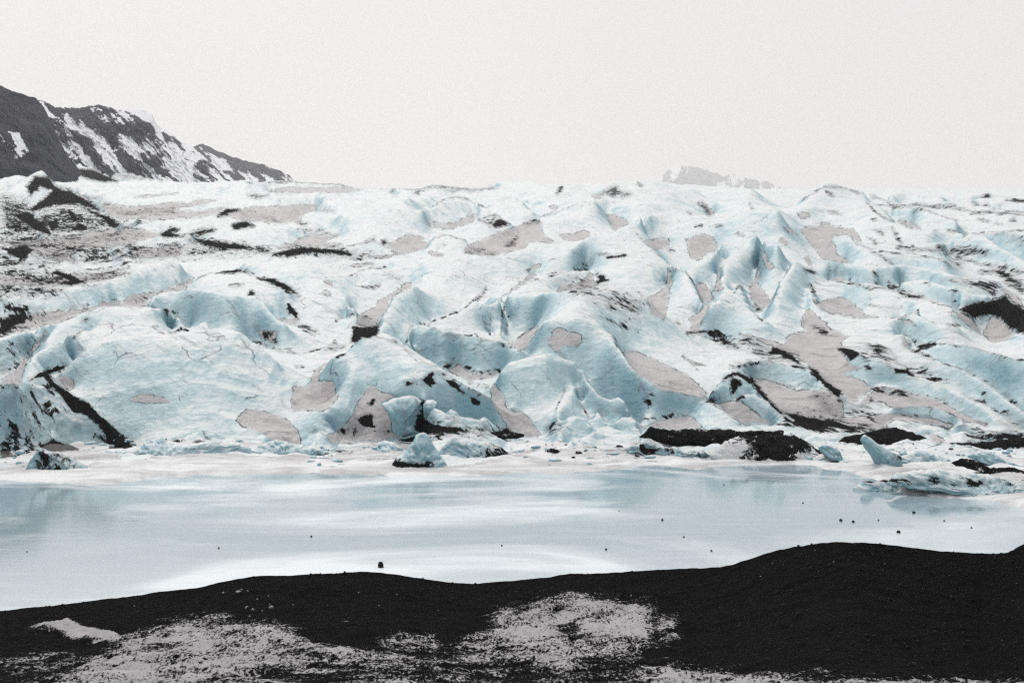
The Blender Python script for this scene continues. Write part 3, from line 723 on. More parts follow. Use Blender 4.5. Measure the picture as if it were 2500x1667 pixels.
# black ash, with the dark of cave, hole and pool painted in alike: (sheet, strength, softness, outline)
ASH = [
 ('1', .47, 8, '0,640 400,610 800,560 1150,540 1100,600 600,650 1060,670 1000,780 600,800 300,800 100,700'), ('1', .46, 8, '0,850 300,870 800,890 1080,885 700,970 300,1010 0,1010'), ('1', .42, 10, '1060,700 1450,640 1700,640 2230,710 1500,770 1100,780'),
 ('5', .37, 7, '0,700 180,670 320,580 470,690 540,790 700,890 870,1060 890,1150 600,1160 300,1190 0,1225'), ('5', .34, 8, '0,300 200,260 380,215 290,300 190,430 100,540 0,595'),
 ('5', 1.0, 3, '330,535 400,555 470,640 560,695 640,755 700,765 780,845 930,985 1050,1085 1095,1165 900,1150 880,1050 800,950 700,880 600,860 540,780 470,680 380,590'),
 ('5', 1.0, 5, '310,1160 370,1110 430,1080 520,1110 640,1160 330,1180'), ('5', 1, 5, '0,1170 60,1170 130,1215 0,1225'),
 ('5', .85, 3, '230,600 330,535 480,480 570,465 500,520 380,560 300,590'), ('5', .9, 3, '235,680 270,680 300,750 350,830 330,840 260,740'),
 ('5', .7, 3, '150,740 190,730 210,850 180,830'), ('5', .7, 3, '355,780 430,780 420,830 360,830'),
 ('5', .52, 8, '780,850 1050,1040 1130,1090 1080,1150 1040,1090 900,1000'), ('5', .8, 3, '0,655 180,640 180,658 0,682'),
 ('5', .55, 14, '0,400 120,470 180,450 100,540 0,595'), ('5', 1, 4, '0,100 120,90 250,65 180,120 0,230'),
 ('5', 1, 2, '680,95 740,93 735,106 690,106'), ('5', .7, 2, '585,260 660,195 668,205 600,258'),
 ('5', .85, 2, '1370,1090 1430,1090 1440,1070 1460,1075 1455,1095 1520,1120 1560,1115 1620,1090 1740,1095 1600,1115 1500,1128'),
 ('1', .97, 4, '290,105 410,110 440,180 520,220 560,210 640,260 720,300 825,392 760,370 650,330 540,335 400,350 280,390 240,380 330,310 400,260 440,210 380,200 330,180 250,260 220,200'),
 ('1', .55, 10, '0,260 200,300 280,400 540,335 700,380 900,430 1000,490 1080,525 880,530 830,570 700,560 430,600 300,605 0,630'),
 ('1', .8, 4, '90,420 240,380 300,440 420,540 430,600 300,560 160,470'), ('1', .75, 4, '540,340 640,420 640,480 740,500 700,560 560,560 620,500 560,440'),
 ('1', .8, 4, '660,340 780,390 900,430 1000,500 900,530 860,470 760,420'), ('1', .75, 4, '370,470 480,450 490,520 420,570'),
 ('1', .72, 22, '0,640 300,620 500,600 700,560 620,640 300,650 100,670'), ('1', .95, 5, '100,690 200,665 280,710 180,800 60,720 0,680'),
 ('1', .55, 12, '0,700 180,800 440,800 300,850 0,850'),
 ('1', .62, 20, '300,780 520,720 480,800'), ('1', .62, 20, '1000,700 1060,660 1300,700 1500,710 1300,760 1000,780'),
 ('1', .75, 4, '1540,608 1700,620 2000,660 2230,715 2050,710 1800,700 1700,680'), ('1', .54, 14, '0,840 300,870 750,920 700,990 500,1000 300,950 0,920'),
 ('1', .62, 8, '0,980 300,1000 520,1030 400,1070 100,1070 0,1110'), ('1', .55, 6, '30,1150 160,1150 300,1180 200,1230 50,1230'),
 ('1', .9, 3, '1310,580 1420,510 1470,535 1400,560 1500,590 1400,605 1330,600'), ('1', .95, 3, '1900,500 1990,470 2090,510 1960,530 1920,540'),
 ('1', .95, 3, '1780,425 1820,400 1860,370 1970,380 1880,405 1830,430'), ('1', .7, 4, '1500,590 1640,540 1760,515 1770,560 1640,580'),
 ('1', 1.0, 3, '630,45 760,50 860,95 970,145 800,140 700,110 650,90'), ('1', .5, 6, '450,90 640,60 620,120 480,120'), ('1', .52, 4, '880,95 1050,82 1180,130 1000,110'),
 ('1', .95, 2, '1830,885 1950,868 2070,902 1980,882 1880,896'), ('1', 1, 3, '2110,930 2150,935 2250,950 2380,1010 2300,1015 2190,965'),
 ('1', .52, 4, '540,730 700,690 850,700 1050,775 860,790 640,780'), ('1', .6, 12, '700,890 1000,870 1080,895 900,930 700,950'),
 ('1', .7, 12, '0,980 60,1000 20,1080 0,1090'), ('1', .9, 3, '420,900 460,870 560,910 690,960 600,1000 460,985 530,960 580,960 500,925'),
 ('1', .6, 3, '1100,480 1130,445 1190,440 1160,470 1250,470 1120,495'), ('1', .9, 2, '860,325 905,325 900,332 870,333'),
 ('1', .8, 12, '0,1290 200,1230 400,1225 100,1300 200,1340 0,1400'),
 ('2', .78, 4, '210,740 330,700 410,668 470,680 560,685 780,695 870,740 950,770 860,770 700,740 500,745 330,760'),
 ('2', .55, 8, '850,720 1060,760 1150,770 900,790'), ('2', 1, 2, '190,945 260,960 330,985 440,1080 380,1055 300,1020 230,985'),
 ('2', 1, 2, '350,1155 370,1180 410,1205 438,1275 405,1270 380,1230 345,1225'), ('2', 1, 3, '2020,500 2060,470 2085,440 2130,480 2160,490 2060,525'),
 ('2', .75, 3, '1910,460 2000,480 2040,420 2050,440 2010,510'), ('2', 1, 2, '0,470 70,510 0,515'), ('2', .95, 2, '430,490 500,490 450,505'),
 ('2', 1, 2, '880,1350 1085,1335 1080,1380 1040,1420 870,1420'), ('2', .62, 8, '920,1340 1000,1270 1085,1330'),  # first entry: dark pool cavity, painted in
 ('2', .55, 4, '430,540 620,540 700,575 530,565'), ('2', .65, 3, '410,1300 500,1320 600,1390 440,1335'), ('2', .85, 2, '980,640 1050,610 1062,638'),
 ('2', .8, 2, '1110,640 1150,625 1160,650 1120,665'), ('2', .6, 3, '190,260 0,250 60,280 180,270'), ('2', .85, 2, '1190,235 1215,210 1210,240'), ('2', .85, 2, '1380,240 1420,225 1420,250'),
 ('2', .9, 2, '1870,1120 1940,1070 1970,1010 1975,1020 1945,1080 1890,1125'),
 ('2', .7, 6, '1840,725 1960,695 1940,715'), ('2', .85, 5, '2140,670 2220,610 2220,630 2160,675'), ('2', .75, 4, '1970,745 2060,720 2000,750'),
 ('2', .95, 2, '0,870 40,895 60,910 0,890'), ('2', .9, 2, '20,1070 40,1040 70,1060 70,1085'),
 ('2', .5, 5, '0,375 150,430 300,480 220,470 120,430 0,385'),
 ('6', 1, 2, '865,285 885,170 1080,163 1065,205 1030,240 950,245 910,292'),  # lower part of the dark pool cavity, painted in
 ('6', 1, 2, '1445,595 1500,545 1545,520 1530,590 1575,630 1490,640'), ('6', .8, 3, '1580,540 1650,590 1700,590 1825,720 1740,700 1650,625'),
 ('6', .6, 4, '1300,600 1400,600 1420,640 1320,650'), ('6', .95, 3, '1845,735 1910,770 1910,802 1860,775'),
 ('6', 1, 3, '918,915 960,885 1040,880 1050,965 1080,980 1160,975 1000,992 935,965'), ('6', .8, 2, '1000,790 1040,752 1055,760 1020,800'),  # first entry: shade of the hole under the peak, painted in
 ('6', .97, 8, '1370,1000 1400,900 1450,850 1450,780 1490,900 1540,950 1700,960 1900,1010 2140,1010 1800,1040 1500,1050 1390,1030'),  # shade inside the ice cave, painted on the face
 ('6', .7, 10, '780,1000 850,955 1000,985 1200,1000 1250,1060 1100,1030 900,1030 760,1020'),
 ('6', .65, 3, '650,355 720,300 830,320 780,350 680,365'), ('6', 1, 2, '725,285 755,290 740,312'), ('6', .75, 2, '400,470 490,490 450,498'),
 ('6', .95, 3, '1210,270 1240,290 1225,295'), ('6', .62, 3, '120,195 270,200 260,320 200,270 130,260'),
 ('6', .9, 3, '1985,520 2005,520 2010,540 1985,540'),
 ('7', .62, 6, '450,980 520,900 510,960 580,1020 480,1040'), ('7', .46, 6, '1190,560 1320,740 1300,840 1240,740'),
 ('7', .7, 4, '1610,205 1840,175 1880,215 1960,270 2050,350 1900,310 1780,230'), ('7', .78, 4, '1950,255 2100,250 2280,320 2200,330 2060,290'),
 ('7', .58, 5, '1960,490 2150,430 2352,460 2150,500 2000,500'), ('7', .9, 3, '1900,600 1920,570 2010,525 2120,580 2150,550 2150,640 2110,630 2030,545 1950,560'),
 ('7', .97, 2, '1960,600 2010,590 2050,610 2010,680 1980,725'), ('7', .7, 5, '1750,740 1870,760 1820,800'),
 ('7', .7, 3, '2000,740 2080,718 2060,760 2010,770'),
 ('7', .9, 2, '1030,330 1020,280 990,235 1025,270 1040,330'),
 ('8', .95, 3, '100,570 130,600 200,690 300,800 450,940 480,968 420,940 280,810 140,660'), ('8', 1, 3, '590,490 640,510 720,600 870,705 820,725 720,640 640,570'),
 ('8', .58, 6, '0,260 180,300 300,330 500,410 560,490 300,420 200,400 0,300'), ('8', .92, 3, '240,380 310,325 450,385 540,490 400,410 330,395'),
 ('8', .95, 3, '830,330 940,340 1010,385 930,430 870,370'), ('8', .55, 5, '1040,270 1250,370 1350,450 1250,520 1150,400'),
 ('8', .9, 3, '1250,480 1400,520 1450,560 1300,535'), ('8', .40, 12, '950,340 1900,570 1700,650 1100,440'), ('8', .40, 10, '0,500 230,460 250,560 60,580'),
 ('8', .7, 4, '1110,660 1250,690 1350,660 1405,712 1290,725'), ('8', .95, 2, '1480,330 1570,300 1635,295 1560,325'),
 ('8', .97, 12, '400,870 600,890 850,930 900,975 1150,990 700,1000 480,965'), ('8', .62, 8, '640,710 740,760 760,860 880,900 860,960 740,880'),
 ('8', .58, 14, '860,790 1050,850 1200,890 1050,880 900,850'), ('8', .95, 10, '1900,1060 2000,1040 2352,1020 2352,1130 2000,1110'),
 ('8', .95, 2, '1455,362 1540,382 1490,378'), ('8', .8, 3, '1320,870 1500,890 1600,890 1440,905'), ('8', .85, 3, '1040,500 1130,490 1100,510'),
 ('8', .85, 8, '930,940 1100,975 1240,990 1080,985'), ('8', .6, 2, '1050,710 1120,720 1110,780 1080,750'),
 ('8', .5, 4, '1700,780 1900,880 2050,975 1900,900'),
 ('8', .7, 2, '1980,690 2060,715 2020,770 2030,720'), ('8', .75, 16, '2180,880 2352,960 2352,1020 2200,930'),
 ('3', 1, 2, '538,245 560,200 577,185 565,235'), ('3', .68, 4, '900,240 1020,170 1060,230 1150,240 1110,268 1000,260'), ('3', .95, 2, '1205,160 1215,155 1230,180'),
 ('3', .85, 3, '830,1010 850,985 890,940 840,905 920,905 975,960 900,970 870,1000'), ('3', .9, 2, '950,765 1100,752 1020,770'), ('3', .8, 3, '670,930 720,930 690,945'),
 ('3', .8, 2, '1830,510 1895,505 1850,525'), ('3', .75, 2, '1440,690 1500,700 1490,725 1450,715'), ('3', .8, 2, '1680,515 1720,505 1710,518'),
 ('3', .62, 4, '860,1130 1050,1185 1030,1200 900,1150'), ('3', .5, 5, '700,1210 800,1225 1200,1370 1100,1330'), ('3', .6, 3, '1215,1055 1300,1160 1290,1185 1230,1110'),
 ('3', 1, 2, '2155,1180 2220,1190 2190,1212'), ('3', .7, 3, '1725,320 1760,345 1800,420 1760,385'), ('3', .8, 2, '2120,330 2150,370 2140,380'),
 ('3', .42, 14, '500,900 1100,1050 1300,1150 1200,1300 900,1180 600,1030'), ('3', .85, 2, '1510,1300 1545,1310 1520,1315'),
 ('3', .8, 2, '270,490 330,470 400,470 300,495'),
 ('4', .97, 4, '1810,1195 1950,1140 2080,1130 2190,1080 2260,1140 2400,1220 2400,1400 2230,1340 2190,1270 2100,1240 1930,1250'),
 ('4', .58, 4, '1670,745 1760,700 1900,675 2050,700 2095,745 1850,755'), ('4', .55, 5, '1700,790 1860,800 1830,860 1720,835'),
 ('4', .68, 5, '1990,885 2100,860 2190,865 2352,970 2352,1075 2250,1000 2100,890'), ('4', .58, 5, '1740,950 1930,945 2155,970 2130,1085 2000,1020 1800,970'),
 ('4', .85, 2, '1275,1035 1400,1068 1545,1092 1480,1112 1380,1085'), ('4', .52, 6, '2090,565 2250,565 2352,620 2352,665 2200,590'),
 ('4', 1, 2, '1630,690 1655,672 1695,695'), ('4', 1, 2, '1310,685 1330,665 1375,688'), ('4', .75, 2, '1380,695 1640,705 1400,712'),
 ('4', .85, 2, '600,985 625,1020 633,1085 620,1060'), ('4', .75, 2, '1250,340 1380,355 1290,367'), ('4', 1, 2, '2005,278 2050,243 2095,278'),
 ('4', 1, 2, '2205,300 2270,290 2400,305 2290,312'), ('4', .85, 2, '1130,540 1170,545 1210,585 1160,565'), ('4', .85, 2, '545,865 600,870 645,888 580,890'),
 ('4', .52, 4, '750,855 890,900 820,920'), ('4', .9, 2, '2240,462 2270,445 2290,452 2280,467'), ('4', 1, 5, '610,1330 640,1330 705,1362 650,1355'), ('4', 1, 3, '650,1382 730,1385 690,1392'),
 ('4', .9, 2, '1105,455 1140,460 1120,468'), ('4', .8, 2, '735,230 760,235 790,268 760,258'), ('4', .8, 2, '930,212 1010,240 990,245'),
 ('4', .55, 3, '1050,1150 1230,1180 1100,1165'), ('4', .58, 3, '1540,980 1590,985 1570,995'), ('4', .6, 3, '1740,1040 1840,1040 1790,1055'),
 ('4', .85, 2, '1620,540 1650,530 1640,550'), ('4', .9, 2, '1730,545 1810,550 1760,557'), ('4', .6, 2, '1720,1315 1840,1330 1790,1340'),
 ('4', .8, 2, '1090,715 1180,755 1270,800 1275,830 1240,790'), ('4', .75, 2, '1270,530 1310,580 1350,650 1310,620'),
 ('4', .85, 2, '1110,880 1145,920 1148,1005 1140,930'),
]
EDGE = [(-300, 1165), (0, 1167), (64, 1170), (191, 1175), (276, 1174), (340, 1167), (383, 1157), (640, 1151), (930, 1152), (960, 1162), (980, 1161), (1100, 1155),
        (1225, 1150), (1350, 1151), (1480, 1146), (1560, 1131), (1606, 1130), (1700, 1140), (1747, 1134), (1800, 1128), (1925, 1130), (2010, 1136),
        (2057, 1143), (2110, 1160), (2150, 1168), (2170, 1190), (2240, 1205), (2300, 1207), (2400, 1216), (2500, 1235), (2800, 1262)]
# ------------------------------------------------------------------ glacier surface
U0, U1, NU = -210.0, 2709.0, 974
B_FRONT, B_BACK = 1268.0, 428.0
_tb = np.array([428, 440, 450, 470, 500, 540, 600, 700, 800, 900, 1000, 1080.0])
_ty = np.array([900, 640, 540, 430, 335, 258, 193, 140, 107.5, 89, 78.3, 72.54])
_bf = np.arange(420, 1300, 0.5)
_ly = np.where(_bf < 1080, np.interp(_bf, _tb, np.log(_ty)), np.log(H * F / (np.maximum(_bf, 1080) - HY)))
_k = np.exp(-np.linspace(-2, 2, 61) ** 2)
_k /= _k.sum()
_ly = np.convolve(np.pad(_ly, 30, mode='edge'), _k, mode='valid')
def depth_of(b):
    return np.exp(np.interp(b, _bf, _ly))

STEEP = 0.71
BS = 2.0                                            # weight of the down-slope direction
cu, cb, cl = [], [], []
crest_pts = []
feat = []                                           # x, y, lift, kind (1 crest, 0 seam), line
lines = []
for ci, (t, lift, back, s, *rest) in enumerate(CREST):
    lift = np.array(lift, float) * (1.2 if max(lift) >= 40 else 1.3)
    p, l = resample(P(t, s), 13, lift)
    lines.append([p, l, back, 1, rest[0] if rest else STEEP, 2.3 * l + 4])
for t, lift, s in VALLEY:
    p, l = resample(P(t, s), 18, lift)
    lines.append([p, np.asarray(l, float), 0, 0, 0, 0])
for q in lines:                                     # lines that reach the picture's edge run on beyond it
    for end, lim, x in ((0, q[0][0, 0] < 6, U0 - 10), (-1, q[0][-1, 0] > 2490, U1 + 10)):
        if lim:
            a = q[0][end]
            m = max(2, int(abs(x - a[0]) / 15))
            ex = np.column_stack((np.linspace(a[0], x, m + 1)[1:], a[1] + 14 * vnoise(np.linspace(0, m * .25, m), np.full(m, a[1]), 3)))
            el = np.full(m, q[1][end])
            if end == 0:
                q[0], q[1] = np.vstack((ex[::-1], q[0])), np.concatenate((el, q[1]))
            else:
                q[0], q[1] = np.vstack((q[0], ex)), np.concatenate((q[1], el))
            if q[3]:
                q[5] = 2.3 * q[1] + 4
def setback(l, back):
    return np.minimum(2.0 + 0.14 * l + 0.25 * back, 20)
def smooth_along(v, k=3):
    return np.convolve(np.pad(v, k, mode='edge'), np.ones(2 * k + 1) / (2 * k + 1), 'valid')
# a crest must stand behind whatever is seen below it; otherwise as close as that allows (steep faces)
for it in range(3):
    fx = np.concatenate([q[0][:, 0] for q in lines])
    fy = np.concatenate([q[0][:, 1] for q in lines])
    fb = np.concatenate([q[0][:, 1] + q[1] - (setback(q[1], q[2]) if q[3] else 0) for q in lines])
    fi = np.concatenate([np.full(len(q[1]), i) for i, q in enumerate(lines)])
    for i, q in enumerate(lines):
        if not q[3]:
            continue
        p, l = q[0], q[1]
        tgt = l.copy()
        for k in range(len(l)):
            m = (np.abs(fx - p[k, 0]) < 14) & (fy > p[k, 1] + 4) & (fi != i)
            if not m.any():
                continue
            yy, bbk = fy[m], fb[m]
            lim = bbk[np.argmin(yy)]
            room = lim - p[k, 1]
            tgt[k] = np.clip(q[4] * room * (0.75 if p[k, 1] < 580 and p[k, 0] < 1850 else 1.1 if p[k, 0] > 1850 and p[k, 1] < 760 else 1.0), 0.6 * l[k], q[5][k])
            tgt[k] = min(tgt[k], max(room - 3, 1.5))
        q[1] = smooth_along(tgt, 6) * 0.7 + q[1] * 0.3 if it < 2 else smooth_along(tgt, 7)
for p, l, back, kind, _, _ in lines:
    cu.append(p[:, 0]); cb.append(p[:, 1] + l); cl.append(l)
    if kind:
        crest_pts.append(np.column_stack((p[:, 0], p[:, 1] + l)))
        if back:
            db = setback(l, back)
            cu.append(p[:, 0]); cb.append(p[:, 1] + l - db); cl.append(l - db * 0.6 - np.minimum(np.maximum(back * 1.6, 0.30 * l), 0.8 * l + 6))
for u in np.arange(U0, U1 + 1, 60):                 # far rim falls away behind the skyline, shelf in front is level
    cu.append([u, u, u, u]); cb.append([429, 1150, 1200, 1268]); cl.append([-34, 0, 0, 0])
for b in np.arange(470, 1100, 45):
    cu.append([U0, U1]); cb.append([b, b]); cl.append([8, 8])
cu, cb, cl = (np.concatenate([np.asarray(a, float) for a in L]) for L in (cu, cb, cl))
print('control points', len(cu))
key = np.round(cu / 7) * 100000 + np.round(cb / 3)
_, keep = np.unique(key, return_index=True)
cu, cb, cl = cu[keep], cb[keep], cl[keep]
MQ = 6.0
n = len(cu)
r2 = (cu[:, None] - cu[None]) ** 2 + (BS * (cb[:, None] - cb[None])) ** 2
A = np.zeros((n + 1, n + 1))
A[:n, :n] = -np.sqrt(r2 + MQ * MQ) + np.eye(n) * 0.8
A[:n, n] = A[n, :n] = 1
w = np.linalg.solve(A, np.concatenate((cl, [0])))
gu = np.linspace(U0, U1, 339)
gb = np.linspace(B_BACK, B_FRONT, 281)
Lc = np.zeros((len(gb), len(gu)))
for i, b in enumerate(gb):
    d = np.sqrt((gu[:, None] - cu[None]) ** 2 + (BS * (b - cb))[None] ** 2 + MQ * MQ)
    Lc[i] = w[n] - d @ w[:n]
Lc = np.clip(Lc, -40, 210)

def cubic_up(a, xs_new, xs_old):
    t = (xs_new - xs_old[0]) / (xs_old[1] - xs_old[0])
    i = np.clip(np.floor(t).astype(int), 0, len(xs_old) - 2)
    f = (t - i)[:, None]
    g = lambda k: a[np.clip(i + k, 0, len(xs_old) - 1)]
    p0, p1, p2, p3 = g(-1), g(0), g(1), g(2)
    return p1 + 0.5 * f * (p2 - p0 + f * (2 * p0 - 5 * p1 + 4 * p2 - p3 + f * (3 * (p1 - p2) + p3 - p0)))

# rows from the lake to the rim, closer together where the ice is tall
bb = np.concatenate((np.linspace(1268, 1130, 90, endpoint=False), np.linspace(1130, 840, 450, endpoint=False),
                     np.linspace(840, 560, 400, endpoint=False), np.linspace(560, 428, 210)))
uu = np.linspace(U0, U1, NU)
L = cubic_up(Lc, bb, gb)
L = cubic_up(L.T, uu, gu).T
NB = len(bb)
UU, BB = np.meshgrid(uu, bb)
YY = depth_of(BB)
XX = (UU - CX) / F * YY
ZZ = H - (BB - L - HY) * YY / F
# relief too small to survey: swells, melt hollows, runnels
far = np.clip((YY - 90) / 200, 0, 1)
front = np.clip((1095 - BB) / 25, 0, 1)
rough = 0.35 * fbm(XX / 5, YY / 6, 4, 3) + 0.15 * ridged(XX / 1.9, YY / 2.4, 3, 5)
rough = rough + far * (1.1 * fbm(XX / 14, YY / 20, 4, 11) + 0.9 * ridged(XX / 10 + 0.25 * YY / 10, YY / 30, 4, 23))
ZZ = ZZ + rough * front
# ice shelf: a hand's breadth above the lake, ending at a ragged edge
EDGE = np.array(EDGE, float)
edge_b = np.interp(uu, EDGE[:, 0], EDGE[:, 1]) + 7 * vnoise(uu / 45, uu * 0, 31) + 2.5 * vnoise(uu / 16, uu * 0, 37)
past = BB - edge_b[None]
shelf_t = np.clip((BB - 1080) / 15, 0, 1)
shelf_z = 0.16 + (0.34 + 0.3 * np.clip((1118 - BB) / 15, 0, 1)) * fbm(XX / 3.2, YY / 2.2, 5, 41) * np.clip(-past / 12, 0, 1) + 0.34 * np.clip(ridged(XX / 4, YY / 2.4, 4, 44), 0, 1) * np.clip(-past / 25, 0, 1)
shelf_z = np.where(past > 0, 0.16 - 0.03 * past, shelf_z)
ZZ = np.where(BB > 1080, np.maximum(ZZ - 0.3 * shelf_t, 0) * np.clip(-past / 10, 0, 1) + shelf_z, np.maximum(ZZ, -0.2 + 0.3 * shelf_t + 0.1))
PY = HY - (ZZ - H) * F / YY
vis = np.minimum.accumulate(PY, axis=0)

def on_surface(p):
    """photo point -> (u, b) of the ice seen there"""
    j = np.clip(np.round((p[:, 0] - U0) / (U1 - U0) * (NU - 1)).astype(int), 0, NU - 1)
    out = np.empty((len(p), 2))
    for k, (jj, y) in enumerate(zip(j, p[:, 1])):
        col = vis[:, jj]
        i = int(np.searchsorted(-col, -y))
        out[k] = (p[k, 0], bb[min(i, NB - 1)])
    return out

patch = np.full(BB.shape, 60.0)
patch_id = np.full(BB.shape, -1)
ash = np.zeros(BB.shape)  # ash cover, plus painted-in shade of the cave and hollows
def window(q, pad):
    j0 = max(0, int((q[:, 0].min() - pad - U0) / 3.0) - 1)
    j1 = min(NU, int((q[:, 0].max() + pad - U0) / 3.0) + 2)
    sel = np.where((bb > q[:, 1].min() - pad) & (bb < q[:, 1].max() + pad))[0]
    return slice(sel[0], sel[-1] + 1) if len(sel) else None, slice(j0, j1)
def screen_sd(pts, pad, ext):
    """distance to an outline as seen on the ice, limited to the stretch of ice it lies on"""
    o = resample(pts, 11, closed=True)
    q = on_surface(o)
    j0 = max(0, int((o[:, 0].min() - pad - U0) / 3.0) - 1)
    j1 = min(NU, int((o[:, 0].max() + pad - U0) / 3.0) + 2)
    sel = np.where((bb > q[:, 1].min() - ext) & (bb < q[:, 1].max() + ext))[0]
    if not len(sel) or j1 <= j0:
        return None
    si, sj = slice(sel[0], sel[-1] + 1), slice(j0, j1)
    return si, sj, poly_sd(UU[si, sj], PY[si, sj], o)
for k, (t, s) in enumerate(SNOW):
    res = screen_sd(P(t, s), 14, 12)
    if res is None:
        continue
    si, sj, sd = res
    better = sd < patch[si, sj]
    patch_id[si, sj] = np.where(better & (sd < 0), k, patch_id[si, sj])
    patch[si, sj] = np.minimum(patch[si, sj], sd)
    if t == '1':                                    # the snow on the left flank is dirtier
        ash[si, sj] = np.maximum(ash[si, sj], np.where(sd < 0, np.clip(-sd / 12, 0, 1) * 0.42, 0))
for t, st, soft, s in ASH:
    st = min(1.0, (st if st >= .8 else st + .03) + (.07 if t == '1' else 0))
    soft = min(max(soft, 3.2), 11)
    res = screen_sd(P(t, s), soft * 3 + 8, 6)
    if res is None:
        continue
    si, sj, sd = res
    ash[si, sj] = np.maximum(ash[si, sj], st * np.clip(0.62 - sd / (4.6 * soft), 0, 1))
GRIT = [(t, s, .56) for t, l, s in VALLEY] + [(c[0], c[3], .50) for k, c in enumerate(CREST) if k % 5 in (0, 3) and k > 2]
for t, s, gst in GRIT:                               # grit washed into the seams and strung along some crests
    q = on_surface(resample(P(t, s), 10))
    si, sj = window(q, 10)
    if si is None or q[:, 1].max() > 1075:
        continue
    x, y = UU[si, sj], BB[si, sj] * 1.4
    d2 = np.full(x.shape, 1e9)
    for a, b in zip(q[:-1], q[1:]):
        e = (b - a) * (1, 1.4)
        tt_ = np.clip(((x - a[0]) * e[0] + (y - a[1] * 1.4) * e[1]) / (e @ e + 1e-9), 0, 1)
        d2 = np.minimum(d2, (x - a[0] - tt_ * e[0]) ** 2 + (y - a[1] * 1.4 - tt_ * e[1]) ** 2)
    ash[si, sj] = np.maximum(ash[si, sj], gst * np.clip(1 - np.sqrt(d2) / 6, 0, 1) * np.clip(patch[si, sj] / 3, 0, 1))

co = np.stack((XX, YY, ZZ), -1)
dx = np.gradient(co, axis=1)
dy = np.gradient(co, axis=0)
nrm = np.cross(dx, dy)
nrm *= np.sign(nrm[..., 2:3])
nrm /= np.linalg.norm(nrm, axis=-1, keepdims=True)
co, nrm = co.reshape(-1, 3), nrm.reshape(-1, 3)
quads = grid_quads(NB, NU)
# which crest each bit of ice belongs to
allc = np.concatenate(crest_pts)
cid = np.concatenate([np.full(len(p), i) for i, p in enumerate(crest_pts)])
own_c = np.zeros((len(gb), len(gu)), int)
for i, b in enumerate(gb):
    d = (gu[:, None] - allc[None, :, 0]) ** 2 + (2.0 * (b - allc[None, :, 1])) ** 2
    own_c[i] = cid[np.argmin(d, axis=1)]
own = own_c[np.clip(np.round((BB - B_BACK) / (B_FRONT - B_BACK) * 280).astype(int), 0, 280),
            np.clip(np.round((UU - U0) / (U1 - U0) * 338).astype(int), 0, 338)]
owner = np.where((BB > 1092) & (L < 6), 9000, np.where((patch < 0) & (patch_id >= 0), 5000 + patch_id, own)).reshape(-1)
fo = owner[quads[:, 0]]
RIDGE_LABELS = {0: 'blue ice wedge with a thick black ash edge, far left', 1: 'broad smooth white ice dome, front left', 2: 'rounded ice hump behind the dome',
    7: 'deep blue ice wall behind the hump', 8: 'steep ice peak with black ash on its right shoulder', 11: 'bluff of blue ice beside the grey snow gully',
    17: 'long smooth blue slope running down to the ash bank', 23: 'layered blue ice wall at the right edge', 43: 'black ash pyramid on the ice at the right edge'}
glacier = tag(empty('glacier', (0, 120, 0)), kind='structure', label='broad glacier tongue of blue-white ice streaked with black ash')
inv = glacier.matrix_world.inverted()
A_p, A_a = patch.reshape(-1), ash.reshape(-1)
order = np.argsort(fo, kind='stable')
bounds = np.concatenate(([0], np.where(np.diff(fo[order]))[0] + 1, [len(fo)]))
for s0, s1 in zip(bounds[:-1], bounds[1:]):
    idx = order[s0:s1]
    o = int(fo[idx[0]])
    if o != 9000 and len(idx) < 30:
        pass
    used, loc = np.unique(quads[idx].ravel(), return_inverse=True)
    if o == 9000:
        ob = new_mesh('ice_shelf', co[used], loc.reshape(-1, 4), M_SHELF, None, {'ash': np.maximum(A_a[used], np.interp(BB.reshape(-1)[used], [1100, 1125, 1150], [.36, .30, .17]))}, nrm[used])
        tag(ob, kind='structure')
        continue
    name = 'snow_patch' if o >= 5000 else 'ice_ridge'
    lab = RIDGE_LABELS.get(o) if o < 5000 else None
    c = co[used].copy()
    c[:, 1] -= 120
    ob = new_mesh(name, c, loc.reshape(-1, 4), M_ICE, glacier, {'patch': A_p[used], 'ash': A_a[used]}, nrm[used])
    if lab:
        ob['label'] = lab
# ------------------------------------------------------------------ lake
xs = np.linspace(-160, 160, 41)
ys = np.linspace(12, 90, 31)
gx, gy = np.meshgrid(xs, ys)
tag(new_mesh('lake', np.stack((gx, gy, gx * 0), -1).reshape(-1, 3), grid_quads(31, 41), M_LAKE), kind='structure')
# snow-covered outwash plain under and around everything, unseen; its snow added to brighten the haze
xs = np.concatenate((-np.geomspace(13500, 200, 20), np.linspace(-160, 160, 17), np.geomspace(200, 13500, 20)))
ys = np.concatenate((-np.geomspace(3000, 30, 14), np.linspace(-10, 100, 12), np.geomspace(130, 13500, 30)))
gx, gy = np.meshgrid(xs, ys)
tag(new_mesh('ground', np.stack((gx, gy, gx * 0 - 2.0), -1).reshape(-1, 3), grid_quads(len(ys), len(xs)), M_GROUND,
             attrs={'ash': np.zeros(gx.size)}), kind='structure')

